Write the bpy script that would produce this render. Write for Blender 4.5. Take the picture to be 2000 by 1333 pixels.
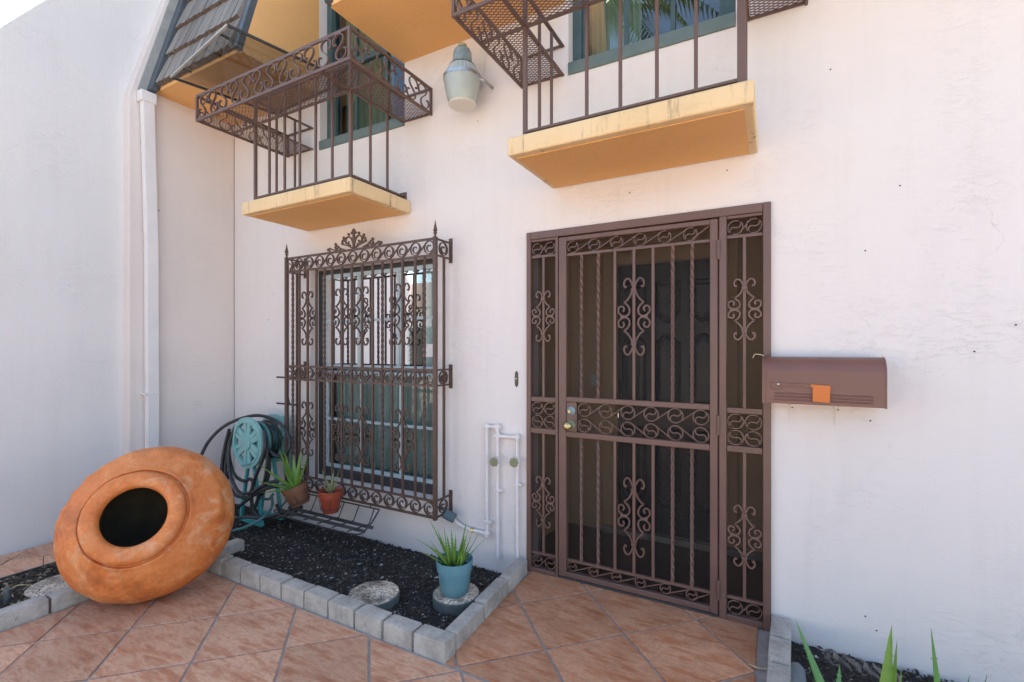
import bpy, bmesh, math, random
from mathutils import Vector, Matrix
random.seed(7)
for o in list(bpy.data.objects): bpy.data.objects.remove(o)
scene = bpy.context.scene
COL = scene.collection
R = math.radians

# ------------------------------------------------------------------ camera
F_PX, YAW, HZ, CAM_D, CAM_H = 930.0, R(28.7), 680.0, 2.835, 1.47
cam = bpy.data.cameras.new('camera'); camo = bpy.data.objects.new('camera', cam); COL.objects.link(camo)
camo.location = (0, -CAM_D, CAM_H); camo.rotation_euler = (R(90), 0, YAW)
cam.sensor_fit = 'HORIZONTAL'; cam.sensor_width = 36; cam.lens = 36*F_PX/2000
cam.shift_y = (HZ-666.5)/2000; cam.clip_start = .05; cam.clip_end = 2000
scene.camera = camo

# ------------------------------------------------------------------ world, sun, exposure
SUN_EL, SUN_AZ = R(61), R(-14)          # azimuth measured from +Y (behind the house) towards +X
w = bpy.data.worlds.new('World'); scene.world = w; w.use_nodes = True
nt = w.node_tree; bg = nt.nodes['Background']
sky = nt.nodes.new('ShaderNodeTexSky'); sky.sky_type = 'NISHITA'; sky.sun_disc = False
sky.sun_elevation = SUN_EL; sky.sun_rotation = SUN_AZ
sky.air_density = 1.0; sky.dust_density = 1.2; sky.ozone_density = 2.0
nt.links.new(sky.outputs[0], bg.inputs[0]); bg.inputs[1].default_value = 0.13
sl = bpy.data.lights.new('sun', 'SUN'); sl.energy = 4.2; sl.angle = R(.53); sl.color = (1, .93, .83)
so = bpy.data.objects.new('sun', sl); COL.objects.link(so); so.location = (-3, 12, 14)
sd = Vector((math.sin(SUN_AZ)*math.cos(SUN_EL), math.cos(SUN_AZ)*math.cos(SUN_EL), math.sin(SUN_EL)))
so.rotation_euler = (-sd).to_track_quat('-Z', 'Y').to_euler()
vs = scene.view_settings; vs.view_transform = 'Standard'; vs.look = 'None'; vs.gamma = 1; vs.use_curve_mapping = False
vs.exposure = 2.16
vs.use_white_balance = True; vs.white_balance_temperature = 7150; vs.white_balance_tint = 7
scene.render.engine = 'CYCLES'
scene.cycles.max_bounces = 10; scene.cycles.diffuse_bounces = 5; scene.cycles.transparent_max_bounces = 16

# ------------------------------------------------------------------ pixel -> place helpers
FX, FY, RX, RY = -math.sin(YAW), math.cos(YAW), math.cos(YAW), math.sin(YAW)
CAM = Vector((0, -CAM_D, CAM_H))
def ray(x, y):
    u = (x-1000)/F_PX; v = (HZ-y)/F_PX
    return Vector((FX+u*RX, FY+u*RY, v))
def on_y(x, y, Y=0.0):
    r = ray(x, y); return CAM + r*((Y+CAM_D)/r.y)
def on_z(x, y, z=0.0):
    r = ray(x, y); return CAM + r*((z-CAM_H)/r.z)
def on_x(x, y, X):
    r = ray(x, y); return CAM + r*(X/r.x)

# ------------------------------------------------------------------ materials
def srgb(r, g, b):
    f = lambda c: ((c/255+.055)/1.055)**2.4 if c/255 > .04045 else c/255/12.92
    return (f(r), f(g), f(b), 1)
class NT:
    def __init__(s, name):
        s.m = bpy.data.materials.new(name); s.m.use_nodes = True; s.t = s.m.node_tree
        s.p = s.t.nodes['Principled BSDF']; s.out = s.t.nodes['Material Output']
    def n(s, typ, **kw):
        nd = s.t.nodes.new(typ)
        for k, v in kw.items(): setattr(nd, k, v)
        return nd
    def l(s, a, b): s.t.links.new(a, b)
    def coord(s, scale=(1, 1, 1), rand=False, rot=(0, 0, 0)):
        tc = s.n('ShaderNodeTexCoord'); mp = s.n('ShaderNodeMapping')
        mp.inputs['Scale'].default_value = scale; mp.inputs['Rotation'].default_value = rot
        s.l(tc.outputs['Object'], mp.inputs['Vector'])
        if rand:
            oi = s.n('ShaderNodeObjectInfo'); m = s.n('ShaderNodeMath', operation='MULTIPLY'); m.inputs[1].default_value = 37
            s.l(oi.outputs['Random'], m.inputs[0])
            c = s.n('ShaderNodeCombineXYZ'); s.l(m.outputs[0], c.inputs[0]); s.l(m.outputs[0], c.inputs[1])
            s.l(c.outputs[0], mp.inputs['Location'])
        return mp.outputs[0]
    def noise(s, co, scale, detail=5, rough=.55, dist=0):
        nd = s.n('ShaderNodeTexNoise'); nd.inputs['Scale'].default_value = scale; nd.inputs['Detail'].default_value = detail
        nd.inputs['Roughness'].default_value = rough; nd.inputs['Distortion'].default_value = dist
        s.l(co, nd.inputs['Vector']); return nd.outputs['Fac']
    def ramp(s, fac, stops):
        r = s.n('ShaderNodeValToRGB'); e = r.color_ramp.elements
        while len(e) < len(stops): e.new(.5)
        for i, (p, c) in enumerate(stops): e[i].position = p; e[i].color = c
        s.l(fac, r.inputs[0]); return r.outputs[0]
    def mix(s, fac, a, b, typ='MIX'):
        m = s.n('ShaderNodeMix', data_type='RGBA', blend_type=typ)
        for sock, v in ((m.inputs[0], fac), (m.inputs[6], a), (m.inputs[7], b)):
            if hasattr(v, 'is_output'): s.l(v, sock)
            else: sock.default_value = v
        return m.outputs[2]
    def bump(s, h, dist, strength=1.0, prev=None):
        b = s.n('ShaderNodeBump'); b.inputs['Distance'].default_value = dist; b.inputs['Strength'].default_value = strength
        s.l(h, b.inputs['Height'])
        if prev: s.l(prev, b.inputs['Normal'])
        return b.outputs[0]
    def fin(s, col=None, rough=None, nrm=None):
        if col is not None:
            if hasattr(col, 'is_output'): s.l(col, s.p.inputs['Base Color'])
            else: s.p.inputs['Base Color'].default_value = col
        if rough is not None:
            if hasattr(rough, 'is_output'): s.l(rough, s.p.inputs['Roughness'])
            else: s.p.inputs['Roughness'].default_value = rough
        if nrm is not None: s.l(nrm, s.p.inputs['Normal'])
        return s.m
def G(v): return (v, v, v, 1)

def stucco(name, c1, c2, stain=None, bump=1.0):
    n = NT(name); co = n.coord()
    col = n.mix(n.ramp(n.noise(co, .9, 4), [(.35, G(0)), (.7, G(1))]), c1, c2)
    fine = n.noise(co, 220, 3, .6)
    mid = n.noise(co, 45, 4, .6)
    cs = n.coord((9, 9, 26), rot=(0, R(18), 0))
    smear = n.ramp(n.noise(cs, 1.6, 6, .68, 1.4), [(.54, G(0)), (.64, G(1))])
    patch = n.ramp(n.noise(co, 1.7, 3), [(.42, G(0)), (.62, G(1))])
    sm = n.mix(patch, G(0), smear)
    if stain:
        cz = n.coord((14, 14, 1.6)); st = n.ramp(n.noise(cz, 1.2, 6, .7), [(.56, G(0)), (.72, G(1))])
        col = n.mix(st, col, stain)
    # hairline cracks and faint dirt in the relief
    wob = n.n('ShaderNodeVectorMath', operation='ADD'); nz_ = n.n('ShaderNodeTexNoise'); nz_.inputs['Scale'].default_value = 3.0; nz_.inputs['Detail'].default_value = 6
    n.l(co, nz_.inputs['Vector']); n.l(nz_.outputs['Color'], wob.inputs[0]); n.l(co, wob.inputs[1])
    vo = n.n('ShaderNodeTexVoronoi', feature='DISTANCE_TO_EDGE'); vo.inputs['Scale'].default_value = 1.1; n.l(wob.outputs[0], vo.inputs['Vector'])
    crack = n.ramp(vo.outputs['Distance'], [(.0, G(1)), (.0035, G(0))])
    ck = n.mix(n.ramp(n.noise(co, 1.3, 4), [(.55, G(0)), (.66, G(1))]), G(0), crack)
    dm = n.n('ShaderNodeMath', operation='MULTIPLY'); dm.inputs[1].default_value = .30; n.l(ck, dm.inputs[0])
    col = n.mix(dm.outputs[0], col, (.25, .21, .18, 1))
    runs = n.ramp(n.noise(n.coord((7, 7, .5)), 1.5, 6, .65), [(.5, G(0)), (.8, G(1))]); rm = n.n('ShaderNodeMath', operation='MULTIPLY'); rm.inputs[1].default_value = .10; n.l(runs, rm.inputs[0])
    col = n.mix(rm.outputs[0], col, (.42, .36, .32, 1))
    b = n.bump(fine, .0016*bump, .5); b = n.bump(n.noise(co, 60, 6, .68), .0030*bump, .60, b); b = n.bump(mid, .003*bump, .25, b); b = n.bump(sm, .0030*bump, .5, b)
    return n.fin(col, .88, b)
M = {}
M['stucco'] = stucco('white_stucco', (.745, .695, .675, 1), (.715, .67, .655, 1))
M['stucco_return'] = stucco('bounce_tinted_stucco', (.73, .655, .62, 1), (.69, .62, .59, 1))  # pinker copy of the stucco; warm bounced light is put into its colour
M['stucco_left'] = stucco('cool_white_stucco', (.73, .705, .695, 1), (.69, .675, .67, 1), bump=1.2)
M['orange'] = stucco('ochre_stucco', (.78, .44, .175, 1), (.72, .395, .15, 1), bump=.9)
M['slab'] = stucco('weathered_skylit_ochre', (.76, .585, .36, 1), (.70, .49, .26, 1), stain=(.14, .10, .065, 1), bump=1.4)  # paler ochre: weathering, plus skylight on the slab put into the colour
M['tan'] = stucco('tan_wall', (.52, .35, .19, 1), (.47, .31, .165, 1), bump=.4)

def plain(name, c1, c2=None, rough=.6, sc=6, bump=None, metal=0, rand=False, spec=None, coat=0):
    n = NT(name); co = n.coord(rand=rand)
    col = c1
    if c2: col = n.mix(n.ramp(n.noise(co, sc, 5, .6), [(.35, G(0)), (.68, G(1))]), c1, c2)
    nr = n.bump(n.noise(co, bump[0], 4, .6), bump[1], bump[2] if len(bump) > 2 else .5) if bump else None
    n.p.inputs['Metallic'].default_value = metal
    if spec is not None: n.p.inputs['Specular IOR Level'].default_value = spec
    return n.fin(col, rough, nr)
def painted(name, c1, c2, rust, rough=.5, amount=.68):
    n = NT(name); co = n.coord(rand=True)
    col = n.mix(n.ramp(n.noise(co, 4, 4), [(.3, G(0)), (.7, G(1))]), c1, c2)
    ru = n.ramp(n.noise(co, 26, 6, .72), [(amount, G(0)), (amount+.06, G(1))])
    col = n.mix(ru, col, rust)
    return n.fin(col, rough, n.bump(n.noise(co, 150, 3), .0006, .5))
M['iron'] = painted('brown_painted_iron', (.105, .060, .046, 1), (.078, .045, .035, 1), (.035, .02, .015, 1), .5, .62)
M['door_iron'] = painted('brown_painted_door', (.155, .086, .071, 1), (.125, .070, .058, 1), (.055, .028, .02, 1), .40, .66)
M['rail_iron'] = painted('brown_painted_railing', (.135, .078, .060, 1), (.11, .062, .048, 1), (.05, .028, .02, 1), .5, .67)
M['tray_mesh'] = painted('brown_mesh', (.13, .07, .05, 1), (.10, .055, .04, 1), (.05, .025, .018, 1), .6, .7)
M['black_iron'] = plain('black_wire', (.03, .03, .032, 1), (.05, .045, .042, 1), .55)
M['teal_frame'] = plain('teal_window_frame', (.045, .085, .092, 1), (.065, .108, .112, 1), .5, 9)
M['alu'] = plain('pale_blue_aluminium', (.50, .62, .66, 1), (.44, .56, .61, 1), .4, 20)
M['sill'] = plain('grey_green_sill', (.125, .17, .165, 1), (.10, .145, .14, 1), .6, 12)
M['black_door'] = plain('black_door_paint', (.014, .017, .022, 1), (.024, .027, .032, 1), .22, 3)
M['white_pvc'] = plain('white_painted_pipe', (.74, .70, .70, 1), (.66, .63, .63, 1), .5, 14)
M['downspout'] = plain('white_downspout_paint', (.76, .73, .73, 1), (.70, .68, .68, 1), .45, 5)
M['brass'] = plain('brass', (.50, .42, .22, 1), (.38, .34, .20, 1), .3, 30, metal=1)
M['green_brass'] = plain('verdigris_valve', (.16, .19, .12, 1), (.26, .24, .12, 1), .55, 40)
M['slate_trim'] = plain('slate_blue_trim', (.062, .078, .092, 1), (.085, .10, .112, 1), .55, 7)
M['pale_trim'] = plain('weathered_pale_trim', (.34, .34, .32, 1), (.26, .27, .265, 1), .6, 12)
M['mail'] = painted('brown_mailbox_paint', (.185, .083, .063, 1), (.15, .070, .055, 1), (.25, .115, .085, 1), .38, .66)
M['flag'] = painted('orange_flag_paint', (.62, .17, .03, 1), (.56, .14, .025, 1), (.75, .50, .36, 1), .45, .68)
M['chrome'] = plain('dull_steel', (.5, .5, .5, 1), (.35, .34, .33, 1), .35, 20, metal=1)
M['lamp_metal'] = plain('weathered_blue_grey_metal', (.17, .26, .31, 1), (.27, .36, .40, 1), .5, 25)
M['lamp_pale'] = plain('pale_cast_metal', (.36, .46, .50, 1), (.45, .54, .57, 1), .45, 25)
M['lamp_cap'] = plain('yellowed_cap', (.40, .36, .22, 1), (.32, .28, .18, 1), .5, 20)
n = NT('frosted_refractor'); n.p.inputs['Transmission Weight'].default_value = .5
M['refractor'] = n.fin((.66, .73, .69, 1), .18)
n = NT('frosted_lens'); n.p.inputs['Transmission Weight'].default_value = .25
M['lens'] = n.fin((.82, .78, .70, 1), .4)
M['reel'] = plain('faded_teal_plastic', (.27, .50, .47, 1), (.20, .42, .41, 1), .5, 8)
M['reel_dark'] = plain('teal_plastic', (.05, .33, .34, 1), (.07, .40, .40, 1), .45, 8)
M['hose'] = plain('black_rubber', (.018, .02, .022, 1), (.035, .037, .04, 1), .42, 15)
M['hose_teal'] = plain('teal_hose', (.06, .17, .17, 1), (.09, .22, .21, 1), .5, 15)
M['bluepot'] = plain('faded_blue_plastic', (.09, .235, .29, 1), (.14, .29, .34, 1), .5, 7)
M['redpot'] = plain('red_plastic', (.33, .062, .032, 1), (.27, .05, .028, 1), .4, 7)
M['claypot'] = plain('old_clay', (.24, .095, .045, 1), (.16, .07, .04, 1), .75, 12, bump=(60, .002))
M['rock'] = plain('pale_rock', (.20, .225, .235, 1), (.13, .15, .16, 1), .85, 9, bump=(20, .006))
M['solar'] = plain('dark_grey_plastic', (.035, .05, .055, 1), (.05, .065, .07, 1), .35, 10)
M['solar_face'] = plain('grey_green_panel', (.045, .075, .08, 1), (.06, .09, .095, 1), .35, 10)
M['bell'] = plain('tarnished_bronze', (.06, .055, .05, 1), (.09, .08, .06, 1), .45, 30)
M['button'] = plain('ivory_button', (.55, .50, .35, 1), None, .4)
M['mark'] = plain('dark_hole', (.06, .05, .045, 1), None, .9)
M['outlet'] = plain('grey_plate', (.42, .46, .42, 1), None, .5)
M['stone_thresh'] = plain('pale_threshold', (.33, .30, .26, 1), (.26, .23, .20, 1), .7, 8)
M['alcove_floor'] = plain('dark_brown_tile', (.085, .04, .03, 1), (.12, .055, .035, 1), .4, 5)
M['paper'] = plain('white_sticker', (.75, .75, .76, 1), None, .6)
M['dry'] = plain('dry_straw', (.62, .50, .28, 1), (.45, .35, .2, 1), .8, 30)
M['vine'] = plain('grey_dry_vine', (.20, .18, .165, 1), (.06, .05, .05, 1), .8, 40)
M['trunk'] = plain('palm_bark', (.16, .12, .09, 1), (.10, .075, .055, 1), .9, 12, bump=(30, .02))
M['grout'] = plain('grey_grout', (.27, .24, .22, 1), (.38, .34, .31, 1), .9, 14, bump=(150, .002))
M['ground'] = plain('pale_concrete', (.40, .36, .32, 1), (.34, .30, .27, 1), .9, 1.2)
M['far_white'] = plain('far_white_wall', (.78, .75, .71, 1), (.72, .70, .67, 1), .9, 1)
M['far_roof'] = plain('far_roof', (.13, .10, .09, 1), (.09, .075, .07, 1), .8, 3)
M['far_glass'] = plain('far_dark_glass', (.03, .035, .04, 1), None, .1)
M['roof_sheet'] = plain('slate_roof', (.16, .165, .17, 1), (.11, .115, .12, 1), .85, 5)

def curtain_mat(name, c1, c2):
    n = NT(name); co = n.coord()
    return n.fin(n.mix(n.noise(co, 6, 3), c1, c2), .9)
M['curtain'] = curtain_mat('pale_curtain', (.56, .66, .66, 1), (.48, .59, .60, 1))
M['curtain_teal'] = curtain_mat('grey_teal_curtain', (.26, .34, .34, 1), (.32, .39, .39, 1))
M['room_gloom'] = plain('room_gloom', (.05, .045, .04, 1), None, .9)  # shade of the unlit rooms put into the wall colour
M['curtain_green'] = curtain_mat('pale_green_curtain', (.46, .56, .46, 1), (.38, .48, .40, 1))

def glass(name, tint, refl=1.0):
    n = NT(name); t = n.t
    tr = n.n('ShaderNodeBsdfTransparent'); tr.inputs[0].default_value = tint
    gl = n.n('ShaderNodeBsdfGlossy'); gl.inputs['Roughness'].default_value = .015; gl.inputs[0].default_value = (1, 1, 1, 1)
    fr = n.n('ShaderNodeFresnel'); fr.inputs[0].default_value = 1.52
    m = n.n('ShaderNodeMath', operation='MULTIPLY'); m.inputs[1].default_value = refl; m.use_clamp = True
    n.l(fr.outputs[0], m.inputs[0])
    mx = n.n('ShaderNodeMixShader'); n.l(m.outputs[0], mx.inputs[0]); n.l(tr.outputs[0], mx.inputs[1]); n.l(gl.outputs[0], mx.inputs[2])
    n.l(mx.outputs[0], n.out.inputs[0]); return n.m
M['glass'] = glass('window_glass', (.84, .93, .92, 1), 1.0)
M['glass_up'] = glass('tinted_window_glass', (.55, .62, .58, 1), 1.7)
M['acrylic'] = glass('clear_acrylic', (.74, .73, .71, 1), .12)
n = NT('insect_screen')
tr = n.n('ShaderNodeBsdfTransparent'); mx = n.n('ShaderNodeMixShader'); mx.inputs[0].default_value = .27
n.p.inputs['Base Color'].default_value = (.022, .018, .016, 1); n.p.inputs['Roughness'].default_value = .7
n.l(tr.outputs[0], mx.inputs[1]); n.l(n.p.outputs[0], mx.inputs[2]); n.l(mx.outputs[0], n.out.inputs[0])
M['screen'] = n.m

# terracotta jar
n = NT('terracotta'); co = n.coord()
base = n.ramp(n.noise(co, 2.4, 8, .66, .5), [(.30, (.42, .095, .022, 1)), (.44, (.63, .175, .04, 1)), (.56, (.70, .23, .065, 1)), (.70, (.76, .40, .21, 1))])
blot = n.ramp(n.noise(co, 8.5, 4, .55, 1.0), [(.54, G(0)), (.68, G(1))])
bq = n.n('ShaderNodeMath', operation='MULTIPLY'); bq.inputs[1].default_value = .55; n.l(blot, bq.inputs[0])
base = n.mix(bq.outputs[0], base, (.72, .40, .21, 1))
drk = n.ramp(n.noise(n.coord((1, 1, 1.0)), 3.7, 7, .7, .3), [(.55, G(0)), (.70, G(1))]); dq = n.n('ShaderNodeMath', operation='MULTIPLY'); dq.inputs[1].default_value = .7; n.l(drk, dq.inputs[0])
base = n.mix(dq.outputs[0], base, (.30, .075, .02, 1))
spk = n.ramp(n.noise(co, 55, 5, .75), [(.68, G(0)), (.74, G(1))]); base = n.mix(spk, base, (.10, .06, .04, 1))
grime = n.ramp(n.noise(co, 11, 8, .8), [(.66, G(0)), (.71, G(1))])
base = n.mix(grime, base, (.12, .06, .035, 1))
fr2 = n.ramp(n.noise(co, 34, 6, .7), [(.3, G(.82)), (.7, G(1.10))]); base = n.mix(1.0, base, fr2, 'MULTIPLY')
b = n.bump(n.noise(co, 7, 4), .018, .4); b = n.bump(n.noise(co, 30, 5, .7), .004, .5, b); b = n.bump(n.noise(co, 160, 3), .0015, .6, b)
M['terracotta'] = n.fin(base, .6, b)
M['terracotta_pale'] = plain('rubbed_terracotta', (.68, .27, .075, 1), (.78, .42, .19, 1), .65, 14, bump=(90, .002))
# jar inside: shade of the hollow put into the lining colour
M['jar_inside'] = plain('shaded_jar_lining', (.040, .026, .015, 1), (.07, .045, .022, 1), .85, 10)

# floor tiles
def tile_mat(name, stops, gl):
    n = NT(name); co = n.coord((1, 1, 1), rand=True); cs = n.coord((1.8, 7.5, 1), rand=True, rot=(0, 0, R(-12)))
    f = n.noise(cs, 1.9, 9, .7, .15)
    col = n.ramp(f, stops)
    blot = n.ramp(n.noise(co, 5, 5, .62), [(.42, G(0)), (.72, G(1))]); bm = n.n('ShaderNodeMath', operation='MULTIPLY'); bm.inputs[1].default_value = .35
    n.l(blot, bm.inputs[0]); col = n.mix(bm.outputs[0], col, stops[0][1])
    oi = n.n('ShaderNodeObjectInfo'); rr = n.ramp(oi.outputs['Random'], [(0, G(.78)), (1, G(1.12))])
    col = n.mix(1.0, col, rr, 'MULTIPLY')
    spk = n.ramp(n.noise(co, 70, 4, .7), [(.70, G(0)), (.75, G(1))]); col = n.mix(spk, col, (.20, .10, .07, 1))
    vein = n.ramp(n.noise(co, 9, 8, .75, 1.2), [(.47, G(0)), (.5, G(1)), (.53, G(0))]); vm = n.n('ShaderNodeMath', operation='MULTIPLY'); vm.inputs[1].default_value = .3
    n.l(vein, vm.inputs[0]); col = n.mix(vm.outputs[0], col, (.22, .10, .06, 1))
    scf = n.ramp(n.noise(co, 3.3, 7, .75), [(.66, G(0)), (.74, G(1))]); sm_ = n.n('ShaderNodeMath', operation='MULTIPLY'); sm_.inputs[1].default_value = .5
    n.l(scf, sm_.inputs[0]); col = n.mix(sm_.outputs[0], col, (.58, .54, .50, 1))
    b = n.bump(n.noise(cs, 5, 6, .65), .004, .6); b = n.bump(n.noise(co, 14, 8, .7), .004, .5, b); b = n.bump(n.noise(co, 90, 3), .0012, .6, b)
    return n.fin(col, n.ramp(n.noise(co, 8, 4), [(.3, G(gl)), (.7, G(gl+.22))]), b)
M['tile'] = tile_mat('terracotta_tile', [(.26, (.33, .125, .066, 1)), (.40, (.54, .235, .13, 1)), (.50, (.68, .41, .265, 1)), (.58, (.58, .265, .15, 1)), (.74, (.39, .155, .085, 1))], .32)
M['tile_door'] = tile_mat('warm_terracotta_tile', [(.26, (.28, .09, .038, 1)), (.40, (.52, .20, .09, 1)), (.52, (.64, .34, .20, 1)), (.60, (.54, .21, .095, 1)), (.76, (.36, .12, .05, 1))], .34)

def block_mat():
    n = NT('grey_paver_block'); co = n.coord(rand=True)
    col = n.ramp(n.noise(co, 9, 6, .65), [(.3, (.30, .27, .235, 1)), (.55, (.47, .435, .385, 1)), (.75, (.57, .535, .48, 1))])
    st = n.ramp(n.noise(co, 16, 6, .75), [(.60, G(0)), (.70, G(1))]); sm = n.n('ShaderNodeMath', operation='MULTIPLY'); sm.inputs[1].default_value = .55
    n.l(st, sm.inputs[0]); col = n.mix(sm.outputs[0], col, (.13, .085, .08, 1))
    grit = n.ramp(n.noise(co, 260, 2), [(.35, G(.75)), (.7, G(1.12))]); col = n.mix(1.0, col, grit, 'MULTIPLY')
    return n.fin(col, .92, n.bump(n.noise(co, 160, 4), .003, .7))
M['block'] = block_mat()
M['mortar'] = plain('mortar', (.14, .085, .08, 1), (.10, .07, .065, 1), .95, 30)
def island_mat(name, stops, rough=.85):
    n = NT(name); g = n.n('ShaderNodeNewGeometry')
    return n.fin(n.ramp(g.outputs['Random Per Island'], stops), rough)
M['soil'] = plain('black_soil', (.014, .012, .011, 1), (.035, .028, .024, 1), .95, 30, bump=(90, .012, .9))
M['pebbles'] = island_mat('dark_bark_and_gravel', [(0, (.011, .009, .008, 1)), (.45, (.034, .026, .02, 1)), (.78, (.078, .06, .047, 1)), (.93, (.13, .12, .115, 1)), (.985, (.34, .34, .33, 1))])
M['litter'] = island_mat('leaf_litter', [(0, (.02, .016, .012, 1)), (.5, (.07, .05, .032, 1)), (.8, (.16, .12, .08, 1)), (.96, (.36, .30, .22, 1))])
n = NT('exposed_aggregate'); co = n.coord(rand=True)
v = n.n('ShaderNodeTexVoronoi'); v.inputs['Scale'].default_value = 110; n.l(co, v.inputs['Vector'])
c = n.mix(1.0, n.ramp(n.noise(co, 6, 5), [(.33, (.13, .105, .085, 1)), (.55, (.60, .51, .40, 1))]), n.ramp(v.outputs['Color'], [(.2, G(.45)), (.8, G(1.35))]), 'MULTIPLY')
M['aggregate'] = n.fin(c, .9, n.bump(v.outputs['Distance'], .004, .8))
M['stepper_side'] = plain('mossy_blue_concrete', (.07, .10, .10, 1), (.12, .13, .12, 1), .95, 20, bump=(80, .004))

def leaf_mat(name, a, b_, c_):
    n = NT(name); co = n.coord(rand=True)
    col = n.mix(n.noise(co, 14, 4), a, b_)
    sp = n.ramp(n.noise(co, 120, 2), [(.66, G(0)), (.72, G(1))]); col = n.mix(sp, col, c_)
    n.p.inputs['Subsurface Weight'].default_value = 0
    return n.fin(col, .38)
M['aloe'] = leaf_mat('aloe_green', (.11, .24, .035, 1), (.19, .34, .06, 1), (.36, .42, .18, 1))
M['aloe_grey'] = leaf_mat('greyish_aloe', (.20, .25, .11, 1), (.28, .29, .15, 1), (.40, .38, .22, 1))
M['aloe_dark'] = leaf_mat('deep_aloe_green', (.055, .17, .04, 1), (.10, .26, .05, 1), (.28, .38, .20, 1))
M['frond'] = leaf_mat('palm_green', (.06, .12, .025, 1), (.10, .17, .03, 1), (.14, .2, .05, 1))

n = NT('grey_wood_grain_shingle'); cs = n.coord((60, 2.2, 2.2), rand=True)
c = n.ramp(n.noise(cs, 1.3, 5, .7), [(.3, (.13, .112, .098, 1)), (.55, (.235, .21, .19, 1)), (.75, (.35, .325, .30, 1))])
oi = n.n('ShaderNodeObjectInfo'); c = n.mix(1.0, c, n.ramp(oi.outputs['Random'], [(0, G(.7)), (1, G(1.15))]), 'MULTIPLY')
M['shingle'] = n.fin(c, .85, n.bump(n.noise(cs, 1.6, 5, .7), .006, .8))
M['butt'] = plain('rough_shingle_butt', (.10, .075, .065, 1), (.16, .13, .12, 1), .95, 40, bump=(70, .01, .9), rand=True)

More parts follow.
